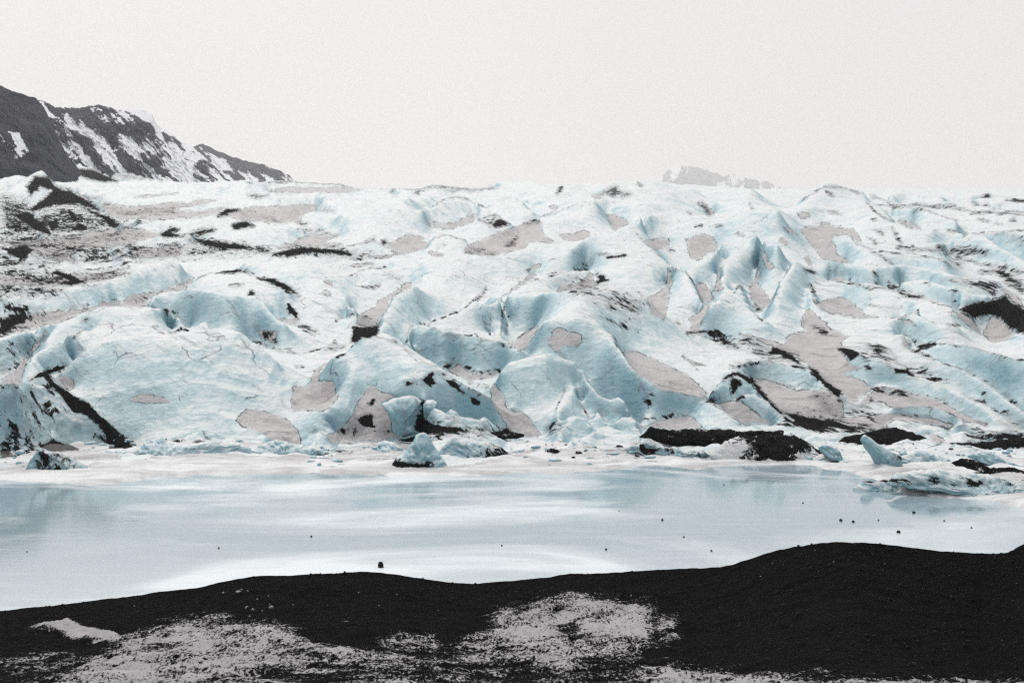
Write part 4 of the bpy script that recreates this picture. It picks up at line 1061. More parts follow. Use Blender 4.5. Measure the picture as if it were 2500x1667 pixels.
# ------------------------------------------------------------------ near shore of black sand
RIM = np.array([(-900, 1560), (-400, 1520), (0, 1490), (140, 1476), (300, 1455), (480, 1432), (560, 1414), (640, 1403), (720, 1402), (850, 1395), (920, 1394), (1000, 1406), (1090, 1420), (1170, 1425),
                (1300, 1415), (1380, 1402), (1410, 1399), (1440, 1402), (1600, 1390), (1700, 1386), (1775, 1385), (1820, 1370), (1870, 1352), (1950, 1332), (2030, 1324), (2080, 1321), (2130, 1324),
                (2220, 1338), (2290, 1345), (2400, 1350), (2450, 1352), (2480, 1340), (2520, 1318), (2700, 1280), (2950, 1255), (3400, 1270)], float)
RIM_Y = np.array([(-400, 25), (0, 26), (900, 27), (1200, 28), (1700, 27), (2080, 23), (2400, 24), (2480, 20), (2950, 18)], float)
su = np.linspace(-900, 3400, 1080)
rim = np.interp(su, RIM[:, 0], RIM[:, 1])
rim = np.convolve(np.pad(rim, 8, mode='edge'), np.ones(17) / 17, 'valid')
rimY = np.interp(su, RIM_Y[:, 0], RIM_Y[:, 1])
tt = np.concatenate((np.linspace(-0.35, 0, 26, endpoint=False), np.linspace(0, 1, 270) ** 1.15, [1.06, 1.2]))
T, SU = np.meshgrid(tt, su, indexing='ij')
RY, RP = np.broadcast_to(rimY, T.shape), np.broadcast_to(rim, T.shape)
near = 8.5
SY = np.where(T < 0, RY - T * RY * 0.55, RY + (near - RY) * T)
rim_z = H - (RP - HY) * RY / F
# profile: rounded crest at the lake, a shallow trough, then rising to the viewer
foot = 1760.0
SP = RP + (foot - RP) * np.clip(T, 0, None) ** 0.90
SZ = H - (SP - HY) * SY / F
SZ = np.where(T < 0, rim_z - (rim_z + 0.8) * np.clip(-T / 0.28, 0, 1.3) ** 1.25, SZ)
SX = (SU - CX) / F * SY
# snow lying on the sand
SNOWB = [('N', .68, 26, '120,1667 200,1620 260,1580 330,1540 400,1525 450,1515 540,1520 620,1520 680,1530 740,1550 800,1580 870,1590 950,1580 1040,1600 1120,1580 1180,1565 1200,1530 1190,1505 1250,1490 1300,1470 1370,1455 1420,1450 1480,1462 1560,1465 1595,1470 1605,1500 1595,1540 1610,1580 1580,1610 1640,1625 1760,1640 1900,1650 2100,1660 2300,1665 2500,1668 2600,1720 0,1720 -60,1700'),
         ('N', .95, 7, '62,1532 100,1522 165,1518 200,1530 260,1545 300,1556 270,1568 225,1568 170,1553 110,1540'),
         ('N', .50, 14, '1600,1500 1650,1500 1660,1560 1625,1585 1600,1560'),
         ('N', .50, 12, '920,1560 980,1540 1060,1545 1090,1590 1000,1600 930,1590'), ('N', .48, 12, '1110,1560 1200,1530 1210,1570 1130,1590'),
         ('N', .42, 14, '0,1600 120,1590 240,1600 200,1640 60,1650 -60,1650'), ('N', .46, 10, '400,1515 470,1500 580,1500 560,1520'),
         ('N', .40, 6, '830,1515 870,1530 840,1520')]
SAND = [('N', .5, 20, '520,1660 640,1650 800,1662 900,1667 700,1680 500,1680'), ('N', .6, 16, '1150,1640 1250,1630 1350,1650 1300,1667 1150,1667'), ('N', .6, 12, '1360,1520 1420,1520 1420,1560 1370,1550'),
        ('N', .5, 18, '1380,1600 1500,1600 1640,1610 1600,1640 1450,1640'), ('N', .35, 30, '600,1640 1000,1600 1200,1600 1600,1640 1500,1700 700,1700')]
SPY = HY - (SZ - H) * F / SY
snow = np.zeros(T.shape)
for t, st, soft, s in SNOWB:
    sd = poly_sd(SU, np.where(T < 0, 0, SPY), P(t, s))
    snow = np.maximum(snow, st * np.clip(0.5 - sd / (2.0 * soft), 0, 1))
for t, st, soft, s in SAND:
    sd = poly_sd(SU, np.where(T < 0, 0, SPY), P(t, s))
    snow = snow - snow * st * np.clip(0.5 - sd / (2.0 * soft), 0, 1)
nz1 = fbm(SX / 1.6, SY / 1.6, 5, 71)
SZ = SZ + (0.10 * nz1 + 0.05 * fbm(SX / 0.35, SY / 0.35, 4, 75)) * np.clip((T + 0.05) / 0.15, 0.5, 1)
SZ = SZ + snow * (0.06 + 0.13 * ridged(SX / 0.55, SY / 0.45, 5, 81, .6))
sco = np.stack((SX, SY, SZ), -1)
sn = np.cross(np.gradient(sco, axis=1), np.gradient(sco, axis=0))
sn *= np.sign(sn[..., 2:3])
sn /= np.linalg.norm(sn, axis=-1, keepdims=True)
sco, sn = sco.reshape(-1, 3), sn.reshape(-1, 3)
sq = grid_quads(*T.shape)[:, ::-1]
sf = snow.reshape(-1)
which = (sf[sq].mean(axis=1) > 0.30).astype(int)
upper = (SPY.reshape(-1)[sq[:, 0]] < 1575) & (SU.reshape(-1)[sq[:, 0]] < 312) & (T.reshape(-1)[sq[:, 0]] > 0)
which = np.where((which == 1) & upper, 2, which)
for k, name in ((0, 'shore_bank'), (1, 'old_snow'), (2, 'old_snow')):
    used, loc = np.unique(sq[which == k].ravel(), return_inverse=True)
    ob = new_mesh(name, sco[used], loc.reshape(-1, 4), M_BANK, None, {'snow': sf[used]}, sn[used])
    tag(ob, kind='structure')

def shore_z(x, y):
    """height of the bank under (x, y): nearest row and column"""
    u = CX + x * F / y
    j = int(np.clip(round((u - su[0]) / (su[1] - su[0])), 0, len(su) - 1))
    col_y, col_z = SY[:, j], sco.reshape(T.shape + (3,))[:, j, 2]
    return float(np.interp(-y, -col_y, col_z))

# ------------------------------------------------------------------ loose ice, ash heaps
def heap(name, tile, outline, df, db, mat, ash_fn=None, snow_fn=None, noise=0.2, depth_row=None, top=0.35, label=None, cat=None, group=None, seed=0, parent=None, rings=16, patch=60.0, z_extra=0.0):
    """closed lump: side outline with a broad foot in front and behind, at its own place on the shelf"""
    o = resample(P(tile, outline), 3.2, closed=True)
    row = depth_row if depth_row else o[:, 1].max()
    y0 = H * F / (row - HY) + df
    X = (o[:, 0] - CX) / F * y0
    Z = H - (o[:, 1] - HY) / F * y0
    Z = np.where(Z < 0.12, Z - 0.25, Z)
    cx, zb, zt = X.mean(), Z.min(), Z.max()
    cz = zb + 0.32 * (zt - zb)
    m = len(X)
    V = [np.column_stack((X, np.full(m, y0), Z))]
    faces = []
    def side(sgn, d):
        prev = 0
        for k in range(1, rings):
            s = 1 - (k / rings) ** 1.1
            lift = math.sqrt(max(0, 1 - s * s)) if s > 0.02 else 1.0
            x = cx + (X - cx) * s
            z = cz + (Z - cz) * s
            zr = np.clip((z - zb) / (zt - zb + 1e-6), 0, 1)
            y = y0 + sgn * d * lift * (1 - (1 - top) * zr)
            base = sum(len(v) for v in V)
            V.append(np.column_stack((x, y, z)))
            a = np.arange(m)
            b = (a + 1) % m
            q = np.column_stack((prev + a, prev + b, base + b, base + a))
            faces.append(q if sgn < 0 else q[:, ::-1])
            prev = base
        base = sum(len(v) for v in V)
        V.append(np.array([[cx, y0 + sgn * d * (1 - (1 - top) * 0.32), cz]]))
        a = np.arange(m)
        return np.column_stack((prev + a, prev + (a + 1) % m, np.full(m, base)))[:, ::(1 if sgn < 0 else -1)]
    t1 = side(-1, df)
    t2 = side(1, db)
    v = np.concatenate(V)
    nx = 0.5 * fbm(v[:, 0] / 0.9 + seed, v[:, 2] / 0.9 + v[:, 1] * 0.7, 4, 101 + seed)
    amp = noise * min(1.0, (zt - zb) / 1.2)
    v[:, 1] += amp * 1.6 * nx
    v[:, 2] += amp * 0.8 * fbm(v[:, 0] / 0.6 + v[:, 1], v[:, 1] / 0.6 + seed, 3, 131 + seed) * np.clip((v[:, 2] - zb) / 0.3, 0, 1)
    v[:, 1] += amp * 0.7 * ridged(v[:, 0] / 0.35 + v[:, 2] * .6, v[:, 2] / 0.35, 3, 151 + seed)
    v[:, 2] += amp * 0.5 * ridged(v[:, 0] / 0.4, v[:, 1] / 0.4, 3, 161 + seed) * np.clip((v[:, 2] - zb) / 0.3, 0, 1)
    zr = np.clip(v[:, 2] / max(zt, 0.05), 0, 1)
    at = {'ash': np.full(len(v), 0.0) if ash_fn is None else ash_fn((v[:, 0] - X.min()) / np.ptp(X), zr), 'patch': np.full(len(v), patch),
          'snow': np.full(len(v), .33) if snow_fn is None else snow_fn((v[:, 0] - X.min()) / np.ptp(X), zr)}
    org = np.array([cx, y0, 0.0])
    rel = org - (np.array(parent.location) if parent else 0)
    ob = new_mesh(name, v - org, np.concatenate(faces), mat, parent, at, tris=np.concatenate((t1, t2)))
    ob.location = rel
    if label:
        tag(ob, label, cat, group)
    return ob

ss = lambda a, lo, hi: np.clip((a - lo) / (hi - lo), 0, 1)
ICEG, ASHG = 'loose ice along the lake edge', 'black ash heaps at the glacier foot'
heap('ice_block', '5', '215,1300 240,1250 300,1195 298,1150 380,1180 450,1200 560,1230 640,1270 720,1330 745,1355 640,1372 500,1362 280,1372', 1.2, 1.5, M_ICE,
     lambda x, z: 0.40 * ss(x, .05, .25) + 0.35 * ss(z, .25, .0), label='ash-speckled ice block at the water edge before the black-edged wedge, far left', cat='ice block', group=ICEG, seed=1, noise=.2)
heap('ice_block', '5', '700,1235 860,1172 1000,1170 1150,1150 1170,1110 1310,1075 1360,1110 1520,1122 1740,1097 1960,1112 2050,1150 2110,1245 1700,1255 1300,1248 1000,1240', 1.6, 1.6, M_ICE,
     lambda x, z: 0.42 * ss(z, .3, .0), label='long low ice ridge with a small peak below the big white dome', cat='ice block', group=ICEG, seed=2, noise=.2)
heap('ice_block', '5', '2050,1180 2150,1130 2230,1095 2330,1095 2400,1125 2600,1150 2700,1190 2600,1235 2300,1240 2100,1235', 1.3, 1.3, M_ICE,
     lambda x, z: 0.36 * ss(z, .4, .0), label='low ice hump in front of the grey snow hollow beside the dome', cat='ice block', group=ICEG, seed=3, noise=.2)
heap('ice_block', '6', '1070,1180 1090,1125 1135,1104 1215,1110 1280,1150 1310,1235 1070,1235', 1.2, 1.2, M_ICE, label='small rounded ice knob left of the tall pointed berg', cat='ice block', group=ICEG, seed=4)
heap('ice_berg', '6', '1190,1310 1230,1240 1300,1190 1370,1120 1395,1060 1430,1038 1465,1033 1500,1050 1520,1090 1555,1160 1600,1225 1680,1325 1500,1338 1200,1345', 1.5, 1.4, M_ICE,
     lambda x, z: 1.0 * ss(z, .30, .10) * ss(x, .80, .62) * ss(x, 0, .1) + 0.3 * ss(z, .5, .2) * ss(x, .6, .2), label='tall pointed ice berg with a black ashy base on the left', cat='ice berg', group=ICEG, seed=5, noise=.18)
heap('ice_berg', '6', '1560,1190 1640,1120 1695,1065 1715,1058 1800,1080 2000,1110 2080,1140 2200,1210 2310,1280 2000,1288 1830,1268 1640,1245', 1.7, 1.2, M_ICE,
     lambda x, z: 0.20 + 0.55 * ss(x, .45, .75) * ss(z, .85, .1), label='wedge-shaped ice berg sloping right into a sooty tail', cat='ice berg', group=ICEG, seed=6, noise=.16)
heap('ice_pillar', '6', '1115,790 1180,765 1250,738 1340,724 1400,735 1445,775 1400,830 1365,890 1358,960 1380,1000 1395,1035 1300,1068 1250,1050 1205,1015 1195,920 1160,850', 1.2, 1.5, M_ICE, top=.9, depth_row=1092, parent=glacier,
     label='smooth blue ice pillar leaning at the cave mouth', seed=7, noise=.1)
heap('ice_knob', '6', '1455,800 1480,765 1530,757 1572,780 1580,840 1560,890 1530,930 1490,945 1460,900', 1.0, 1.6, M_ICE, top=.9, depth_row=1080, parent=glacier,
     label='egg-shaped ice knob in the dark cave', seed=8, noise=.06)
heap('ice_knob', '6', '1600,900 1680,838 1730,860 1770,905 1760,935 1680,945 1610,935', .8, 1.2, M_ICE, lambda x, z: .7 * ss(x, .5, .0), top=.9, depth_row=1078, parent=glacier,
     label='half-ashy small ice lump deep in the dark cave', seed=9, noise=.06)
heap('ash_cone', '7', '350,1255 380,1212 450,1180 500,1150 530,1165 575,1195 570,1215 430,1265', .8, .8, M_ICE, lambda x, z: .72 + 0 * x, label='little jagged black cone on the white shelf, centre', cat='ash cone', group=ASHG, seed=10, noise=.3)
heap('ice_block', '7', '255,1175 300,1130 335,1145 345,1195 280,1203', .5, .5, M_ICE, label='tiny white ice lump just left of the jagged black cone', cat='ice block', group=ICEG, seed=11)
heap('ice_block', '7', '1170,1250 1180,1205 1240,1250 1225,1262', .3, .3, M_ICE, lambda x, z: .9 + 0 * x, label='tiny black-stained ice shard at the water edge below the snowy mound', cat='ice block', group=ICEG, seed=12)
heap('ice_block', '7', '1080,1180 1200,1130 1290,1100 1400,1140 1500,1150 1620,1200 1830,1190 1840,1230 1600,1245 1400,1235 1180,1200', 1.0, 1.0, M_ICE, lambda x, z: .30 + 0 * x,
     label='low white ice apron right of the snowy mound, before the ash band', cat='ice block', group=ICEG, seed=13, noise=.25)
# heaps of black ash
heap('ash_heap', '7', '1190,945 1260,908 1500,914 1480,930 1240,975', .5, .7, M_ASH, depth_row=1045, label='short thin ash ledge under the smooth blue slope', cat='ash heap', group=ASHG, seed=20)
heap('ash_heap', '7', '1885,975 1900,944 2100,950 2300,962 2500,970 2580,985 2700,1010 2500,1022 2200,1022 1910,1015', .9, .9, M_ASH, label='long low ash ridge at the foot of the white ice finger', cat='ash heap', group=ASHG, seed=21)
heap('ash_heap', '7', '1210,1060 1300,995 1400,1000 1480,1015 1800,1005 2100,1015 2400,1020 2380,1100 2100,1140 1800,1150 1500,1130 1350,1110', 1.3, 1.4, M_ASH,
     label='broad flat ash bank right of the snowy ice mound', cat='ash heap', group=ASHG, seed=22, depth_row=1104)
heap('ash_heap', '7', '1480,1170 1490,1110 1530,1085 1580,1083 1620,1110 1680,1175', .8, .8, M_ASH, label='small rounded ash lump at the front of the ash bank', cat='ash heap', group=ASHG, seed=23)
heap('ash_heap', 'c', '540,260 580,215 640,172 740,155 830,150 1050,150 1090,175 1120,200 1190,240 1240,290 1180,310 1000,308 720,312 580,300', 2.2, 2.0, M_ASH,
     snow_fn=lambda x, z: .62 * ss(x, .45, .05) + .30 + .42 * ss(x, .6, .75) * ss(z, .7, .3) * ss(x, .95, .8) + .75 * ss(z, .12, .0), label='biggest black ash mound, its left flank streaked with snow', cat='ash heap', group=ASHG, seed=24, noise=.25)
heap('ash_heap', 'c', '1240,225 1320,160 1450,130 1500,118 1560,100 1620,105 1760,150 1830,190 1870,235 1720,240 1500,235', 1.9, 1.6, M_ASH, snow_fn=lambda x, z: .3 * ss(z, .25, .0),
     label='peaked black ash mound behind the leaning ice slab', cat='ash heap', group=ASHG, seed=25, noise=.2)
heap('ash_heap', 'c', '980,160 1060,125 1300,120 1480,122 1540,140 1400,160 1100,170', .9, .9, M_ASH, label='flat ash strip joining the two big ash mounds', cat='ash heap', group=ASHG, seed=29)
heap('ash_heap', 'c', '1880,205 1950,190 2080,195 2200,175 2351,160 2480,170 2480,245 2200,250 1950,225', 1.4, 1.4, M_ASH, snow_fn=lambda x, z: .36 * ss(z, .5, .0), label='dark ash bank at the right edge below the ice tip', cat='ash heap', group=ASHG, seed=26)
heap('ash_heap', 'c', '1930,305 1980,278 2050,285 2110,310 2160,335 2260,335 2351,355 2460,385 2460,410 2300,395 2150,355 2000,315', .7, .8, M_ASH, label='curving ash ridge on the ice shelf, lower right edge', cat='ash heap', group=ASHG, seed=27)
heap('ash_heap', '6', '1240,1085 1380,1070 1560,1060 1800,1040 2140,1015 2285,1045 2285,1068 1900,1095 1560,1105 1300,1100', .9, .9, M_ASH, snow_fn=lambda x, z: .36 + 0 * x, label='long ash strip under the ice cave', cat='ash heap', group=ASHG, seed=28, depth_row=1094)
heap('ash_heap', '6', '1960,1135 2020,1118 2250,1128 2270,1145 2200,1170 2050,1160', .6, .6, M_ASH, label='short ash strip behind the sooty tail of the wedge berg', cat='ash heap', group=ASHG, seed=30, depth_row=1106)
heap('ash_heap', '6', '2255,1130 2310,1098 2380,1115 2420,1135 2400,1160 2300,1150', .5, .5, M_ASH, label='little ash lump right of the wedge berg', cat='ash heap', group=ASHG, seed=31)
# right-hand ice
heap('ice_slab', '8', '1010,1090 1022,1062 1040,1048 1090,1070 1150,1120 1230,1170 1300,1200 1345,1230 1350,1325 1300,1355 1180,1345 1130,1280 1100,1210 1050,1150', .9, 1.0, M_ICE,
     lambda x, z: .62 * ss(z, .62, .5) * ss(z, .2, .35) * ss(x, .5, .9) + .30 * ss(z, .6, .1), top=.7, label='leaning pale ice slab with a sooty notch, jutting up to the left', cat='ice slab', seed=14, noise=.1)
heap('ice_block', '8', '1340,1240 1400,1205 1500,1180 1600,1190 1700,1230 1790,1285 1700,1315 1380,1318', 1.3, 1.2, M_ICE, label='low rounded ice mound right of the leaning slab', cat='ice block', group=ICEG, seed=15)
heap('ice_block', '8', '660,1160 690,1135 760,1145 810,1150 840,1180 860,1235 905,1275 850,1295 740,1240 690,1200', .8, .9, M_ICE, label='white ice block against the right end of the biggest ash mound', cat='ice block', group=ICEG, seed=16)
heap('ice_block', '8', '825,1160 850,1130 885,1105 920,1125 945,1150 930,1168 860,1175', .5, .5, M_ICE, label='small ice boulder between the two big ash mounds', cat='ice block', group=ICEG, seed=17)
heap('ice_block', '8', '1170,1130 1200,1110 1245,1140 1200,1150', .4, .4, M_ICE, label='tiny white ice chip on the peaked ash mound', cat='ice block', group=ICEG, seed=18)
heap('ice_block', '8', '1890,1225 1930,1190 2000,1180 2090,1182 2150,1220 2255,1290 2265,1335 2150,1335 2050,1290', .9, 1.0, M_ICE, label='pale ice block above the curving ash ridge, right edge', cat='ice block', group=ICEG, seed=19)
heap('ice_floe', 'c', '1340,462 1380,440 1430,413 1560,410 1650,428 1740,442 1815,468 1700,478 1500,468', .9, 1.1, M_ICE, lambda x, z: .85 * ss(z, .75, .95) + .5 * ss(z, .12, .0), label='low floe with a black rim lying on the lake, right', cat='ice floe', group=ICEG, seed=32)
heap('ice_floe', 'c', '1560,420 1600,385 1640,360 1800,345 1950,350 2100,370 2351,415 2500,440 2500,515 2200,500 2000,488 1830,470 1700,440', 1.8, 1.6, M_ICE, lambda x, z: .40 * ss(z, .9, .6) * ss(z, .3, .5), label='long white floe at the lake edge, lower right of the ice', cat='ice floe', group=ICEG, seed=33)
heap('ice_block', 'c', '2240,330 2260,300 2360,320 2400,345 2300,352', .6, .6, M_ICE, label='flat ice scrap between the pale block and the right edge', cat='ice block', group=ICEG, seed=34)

# ------------------------------------------------------------------ broken ice along the shelf
def rubble():
    r = np.random.default_rng(21)
    vs, qs, asht = [], [], []
    tot = 0
    for k in range(1300):
        u = r.uniform(-150, 2650)
        e = np.interp(u, EDGE[:, 0], EDGE[:, 1])
        b = min(1094 + 22 * abs(r.normal()), e - 6)
        dens = vnoise(np.array([u / 130.0]), np.array([b / 40.0]), 77)[0]
        if dens < -0.02 + r.uniform(-.15, .15):
            continue
        y = H * F / (b - HY)
        x = (u - CX) / F * y
        v, q = stone_mesh(1000 + k, 1, 1, 1, 6, 8)
        sz = 0.05 + 0.22 * r.uniform() ** 4
        v = v * (sz * r.uniform(.8, 2.2), sz * r.uniform(.7, 1.3), sz * r.uniform(.4, 1.0))
        a = r.uniform(-.5, .5)
        v = np.column_stack((v[:, 0] * math.cos(a) - v[:, 1] * math.sin(a), v[:, 0] * math.sin(a) + v[:, 1] * math.cos(a), v[:, 2]))
        i = int(np.argmin(np.abs(bb - b))); j = int(np.clip((u - U0) / 3.0, 0, NU - 1))
        vs.append(v + (x, y, ZZ[i, j] - sz * .05)); qs.append(q + tot); tot += len(v)
        asht.append(np.full(len(v), .62 * (r.uniform() < .12)))
    v = np.concatenate(vs)
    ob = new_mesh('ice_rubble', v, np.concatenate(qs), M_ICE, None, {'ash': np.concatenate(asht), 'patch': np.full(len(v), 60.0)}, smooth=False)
    tag(ob, 'broken ice rubble strewn along the foot of the glacier', 'ice rubble', kind='stuff')

# ------------------------------------------------------------------ stones
def stone_mesh(seed, sx, sy, sz, lat=9, lon=14):
    r = np.random.default_rng(seed)
    th = np.linspace(0, math.pi, lat)
    ph = np.linspace(0, 2 * math.pi, lon, endpoint=False)
    TH, PH = np.meshgrid(th, ph, indexing='ij')
    d = np.stack((np.sin(TH) * np.cos(PH), np.sin(TH) * np.sin(PH), np.cos(TH)), -1)
    rad = np.ones(TH.shape)
    for _ in range(9):                               # chipped facets
        nv = r.normal(size=3); nv /= np.linalg.norm(nv)
        dd = d @ nv
        rad = np.minimum(rad, np.where(dd > 0.05, r.uniform(.62, .9) / np.maximum(dd, .05), 9))
    v = d * rad[..., None] * (sx, sy, sz)
    q = []
    for i in range(lat - 1):
        for j in range(lon):
            q.append((i * lon + j, (i + 1) * lon + j, (i + 1) * lon + (j + 1) % lon, i * lon + (j + 1) % lon))
    return v.reshape(-1, 3), np.array(q)

rubble()

def put_stone(px, py, wpx, hpx, mat, label, group, z=0.0, y=None, seed=0, name='stone'):
    yy = y if y else H * F / (py - HY)
    k = yy / F
    v, q = stone_mesh(seed, wpx * k * .5, wpx * k * .45, hpx * k * .62)
    ob = new_mesh(name, v, q, mat, smooth=False)
    ob.location = ((px - CX) * k, yy, z + hpx * k * .25)
    tag(ob, label, 'stone', group)
LAKE_STONES = [(534, 1338, 5, 4, 'black speck of stone on open lake ice, left of the standing stone'), (760, 1310, 6, 4, 'small black stone on the lake above the stones on the bank crest'),
               (66, 1347, 4, 3, 'tiny stone on the lake ice near the left edge'), (1617, 1270, 6, 5, 'small stone alone on the lake below the biggest ash mound, left of it'),
               (1225, 1332, 5, 4, 'tiny stone on the lake, first one right of the standing stone'), (1480, 1342, 6, 5, 'small stone near the shore, second right of the standing stone'),
               (1670, 1311, 5, 4, 'tiny stone on the lake at mid right, above the shore stone'), (1737, 1345, 7, 4, 'flat stone on the lake close to where the sand bank starts to rise'),
               (1511, 1247, 4, 3, 'faint stone speck on the blue mid-lake ice right of centre'), (2231, 1252, 9, 6, 'black stone on the lake nearest the dark-rimmed floe'),
               (2053, 1271, 8, 6, 'left one of two close black stones on the right of the lake'), (2083, 1274, 8, 6, 'right one of two close black stones on the right of the lake'),
               (2145, 1270, 4, 4, 'tiny stone just right of the two close stones'), (2305, 1272, 5, 4, 'tiny stone on the lake below the long white floe'),
               (2372, 1289, 5, 4, 'tiny stone on the lake, the one nearest the right edge'), (2193, 1300, 11, 8, 'largest black stone on the right half of the lake'),
               (1960, 1228, 5, 3, 'tiny stone on the lake, upper one left of the dark-rimmed floe'), (1767, 1184, 4, 3, 'faint stone speck on the lake just under the biggest ash mound')]
put_stone(930, 1384, 15, 18, M_STONE, 'upright black stone standing on the lake ice near the sand bank', None, seed=3, name='standing_stone')
for i, (x, y, a, b, lab) in enumerate(LAKE_STONES):
    put_stone(x, y, a, b, M_STONE, lab, 'black stones scattered on the lake ice', seed=20 + i)
def bank_point(px, py):
    j = int(np.clip(round((px - su[0]) / (su[1] - su[0])), 0, len(su) - 1))
    rows = np.where(T[:, j] >= 0)[0]
    cpy = np.minimum.accumulate(SPY[rows, j][::-1])[::-1]
    i = rows[int(np.argmin(np.abs(SPY[rows, j] - py)))]
    return SX[i, j], SY[i, j], SZ[i, j]
for i, (x, y, a) in enumerate([(759, 1400, 7), (782, 1399, 6)]):
    p = bank_point(x, y + 3)
    put_stone(x, y, a, a, M_STONE, ('left', 'right')[i] + ' one of two black stones on the crest of the sand bank', 'stones on the bank crest', z=p[2], y=p[1], seed=60 + i)
PALE = [(545, 1448, 7, 5), (582, 1450, 14, 6), (590, 1440, 6, 4), (605, 1446, 5, 4), (628, 1468, 5, 4), (603, 1484, 11, 6), (617, 1489, 9, 6), (662, 1481, 12, 8), (658, 1474, 4, 4), (640, 1491, 4, 3), (716, 1474, 5, 3),
        (876, 1453, 4, 3), (328, 1478, 4, 3), (610, 1508, 6, 4), (655, 1456, 4, 3), (925, 1480, 4, 3), (969, 1454, 4, 3), (1070, 1488, 4, 3), (2035, 1373, 4, 3), (1857, 1411, 5, 3), (1886, 1373, 3, 3), (2160, 1373, 3, 3), (1990, 1345, 3, 3)]
for i, (x, y, a, b) in enumerate(PALE):
    p = bank_point(x, y)
    put_stone(x, y, a, b, M_PALE, 'pale pebble in the cluster on the sand bank, left of centre' if 530 < x < 720 else ('lone pale pebble on the rising sand bank at right' if x > 1500 else 'lone pale pebble on the black sand bank away from the cluster'), 'pebbles in the cluster' if 530 < x < 720 else ('lone pebbles at right' if x > 1500 else 'lone pebbles on the bank'), z=p[2], y=p[1], seed=80 + i)
# gravel
gv, gq = [], []
base_v, base_q = stone_mesh(5, 1, 1, 1, 5, 6)
r = np.random.default_rng(9)
NG = 9000
tj = r.uniform(0, 1, NG) ** 1.6
uj = r.uniform(-300, 2800, NG)
ii = np.searchsorted(tt, tj * 0.97)
jj = np.clip(((uj - su[0]) / (su[1] - su[0])).astype(int), 0, len(su) - 1)
keep = (snow[np.clip(ii, 0, len(tt) - 1), jj] < 0.3)
pts = np.stack((SX[ii, jj], SY[ii, jj], SZ[ii, jj]), -1)[keep]
sz = (0.008 + 0.05 * r.uniform(0, 1, len(pts)) ** 5)[:, None, None]
ang = r.uniform(0, 6.28, len(pts))
sq2 = r.uniform(.5, 1.1, (len(pts), 1, 3))
v = base_v[None] * sz * sq2
ca, sa = np.cos(ang)[:, None], np.sin(ang)[:, None]
v = np.stack((v[..., 0] * ca - v[..., 1] * sa, v[..., 0] * sa + v[..., 1] * ca, v[..., 2]), -1) + pts[:, None]
q = (base_q[None] + (np.arange(len(pts)) * len(base_v))[:, None, None]).reshape(-1, 4)
tag(new_mesh('gravel', v.reshape(-1, 3), q, M_STONE, smooth=False), 'loose dark gravel strewn over the sand bank', 'gravel', kind='stuff')

# ------------------------------------------------------------------ mountains
def mountain(name, sky, y_mid, depth, mat, label, foot_row=470, seed=0, relief=0.10, diag=0.8, snow_bias=0.0, snow_by=None, nu=420, nv=150, wl=60.0, pts_extra=None):
    sky = np.array(sky, float)
    u = np.linspace(sky[0, 0], sky[-1, 0], nu)
    top = np.interp(u, sky[:, 0], sky[:, 1]) + 3.0 * vnoise(u / 17, u * 0, seed + 4) + 2.6 * vnoise(u / 8, u * 0, seed + 5) + 1.6 * vnoise(u / 3.2, u * 0, seed + 6)
    v = np.concatenate((np.linspace(0, 1, nv), [1.05, 1.15, 1.4]))
    V, U = np.meshgrid(v, u, indexing='ij')
    TOP = np.broadcast_to(top, V.shape)
    Vc = np.clip(V, 0, 1)
    PYm = foot_row + (TOP - foot_row) * Vc
    Ym = y_mid + depth * (Vc - 1) + depth * 1.2 * np.clip(V - 1, 0, 1)
    Xm = (U - CX) / F * y_mid
    hz = (HY - PYm) / F * y_mid
    # spurs and gullies run down to the right
    s = Xm + diag * hz + wl * 0.7 * fbm(Xm / (wl * 2.2), hz / (wl * 2.2), 4, seed + 70)
    g = ridged(s / wl, hz / (wl * 4.5) + 3, 4, seed) + 0.5 * ridged(s / (wl * .35), hz / (wl * 1.6), 3, seed + 50)
    Ym = Ym - relief * depth * g * np.clip(Vc * (1.02 - Vc) * 5, 0, 1)
    X = (U - CX) / F * Ym
    Z = H + (HY - PYm) / F * Ym
    Z = Z - np.clip(V - 1, 0, 1) * (Z.max() - Z.min()) * 0.8
    snow = 0.5 + snow_bias - 0.38 * g + 0.95 * fbm(s / (wl * 1.5), hz / (wl * 2.2), 5, seed + 9, .6)
    if snow_by is not None:
        snow = snow + snow_by(U, PYm, TOP)
    co = np.stack((X, Ym, Z), -1).reshape(-1, 3)
    c0 = np.array([co[:, 0].mean(), y_mid, 0.0])
    ob = new_mesh(name, co - c0, grid_quads(*V.shape), mat, None, {'snow': snow.reshape(-1)})
    ob.location = c0
    return tag(ob, label, kind='structure')

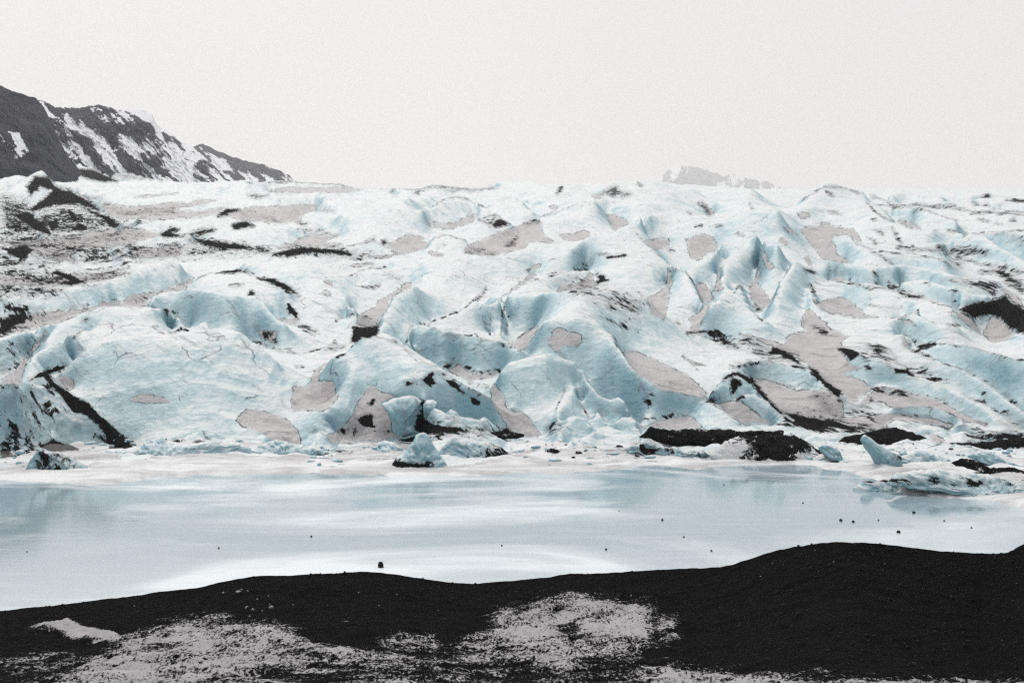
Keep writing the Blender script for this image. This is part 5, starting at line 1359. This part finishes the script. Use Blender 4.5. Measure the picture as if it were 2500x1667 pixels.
mountain('mountain', [(-330, 150), (-200, 170), (-100, 180), (3, 211), (29, 224), (65, 232), (87, 240), (107, 262), (125, 300), (140, 335), (160, 372), (190, 410), (230, 452), (240, 475)], 640, 120, M_ROCK,
         'dark rock spur with small snow flecks, far left', seed=200, relief=.05, snow_bias=-.36, wl=12)
mountain('mountain', [(-330, 200), (-100, 215), (60, 236), (107, 248), (136, 261), (194, 265), (216, 258), (258, 259), (275, 266), (300, 269), (349, 266), (372, 280), (384, 304), (417, 325), (439, 345), (469, 358), (500, 385), (530, 412), (570, 440), (600, 475)], 1100, 300, M_ROCK,
         'long mountain slope striped with snow gullies above the glacier, left', seed=230, relief=.07, snow_bias=.07, wl=10, nu=600,
         snow_by=lambda U, PYm, TOP: 0.28 * np.clip((U - 250) / 150, -1, 1) + .12 * np.clip(1 - (PYm - TOP) / 40, 0, 1))
mountain('mountain', [(380, 372), (440, 362), (469, 358), (491, 353), (504, 356), (530, 367), (565, 382), (598, 392), (646, 403), (685, 419), (708, 430), (721, 440), (740, 475)], 2200, 400, M_ROCK,
         'low snowy ridge tapering into the glacier skyline', seed=260, relief=.06, snow_bias=.02, wl=16)
CL = [(1612, 478), (1618, 440), (1620, 425), (1630, 418), (1640, 408), (1655, 398), (1668, 404), (1685, 405), (1710, 412), (1735, 418), (1755, 424), (1765, 432), (1775, 428), (1795, 424), (1815, 426), (1825, 436), (1845, 440),
      (1862, 446), (1870, 442), (1885, 448), (1892, 458), (1905, 458), (1918, 462), (1932, 468), (1960, 472), (1990, 475), (2030, 480)]
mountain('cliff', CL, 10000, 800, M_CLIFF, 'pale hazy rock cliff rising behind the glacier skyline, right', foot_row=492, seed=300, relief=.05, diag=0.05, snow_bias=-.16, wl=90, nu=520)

# ------------------------------------------------------------------ haze
def closed_box(name, lo, hi, mat):
    x0, y0, z0 = lo
    x1, y1, z1 = hi
    v = np.array([(x0, y0, z0), (x1, y0, z0), (x1, y1, z0), (x0, y1, z0), (x0, y0, z1), (x1, y0, z1), (x1, y1, z1), (x0, y1, z1)], float)
    q = np.array([(0, 3, 2, 1), (4, 5, 6, 7), (0, 1, 5, 4), (1, 2, 6, 5), (2, 3, 7, 6), (3, 0, 4, 7)])
    return new_mesh(name, v, q, mat, smooth=False)
hm = bpy.data.materials.new('haze')
hm.use_nodes = True
hn = hm.node_tree
hn.nodes.clear()
ho = hn.nodes.new('ShaderNodeOutputMaterial')
hv = hn.nodes.new('ShaderNodeVolumePrincipled')
hv.inputs['Color'].default_value = (0.995, 0.995, 0.995, 1)
hv.inputs['Density'].default_value = 0.0001
hv.inputs['Anisotropy'].default_value = 0.75
hn.links.new(hv.outputs['Volume'], ho.inputs['Volume'])
tag(closed_box('haze', (-14000, -4000, -3.0), (14000, 14000, 1480), hm), 'thin pale haze over the whole glacier valley', 'haze', kind='stuff')
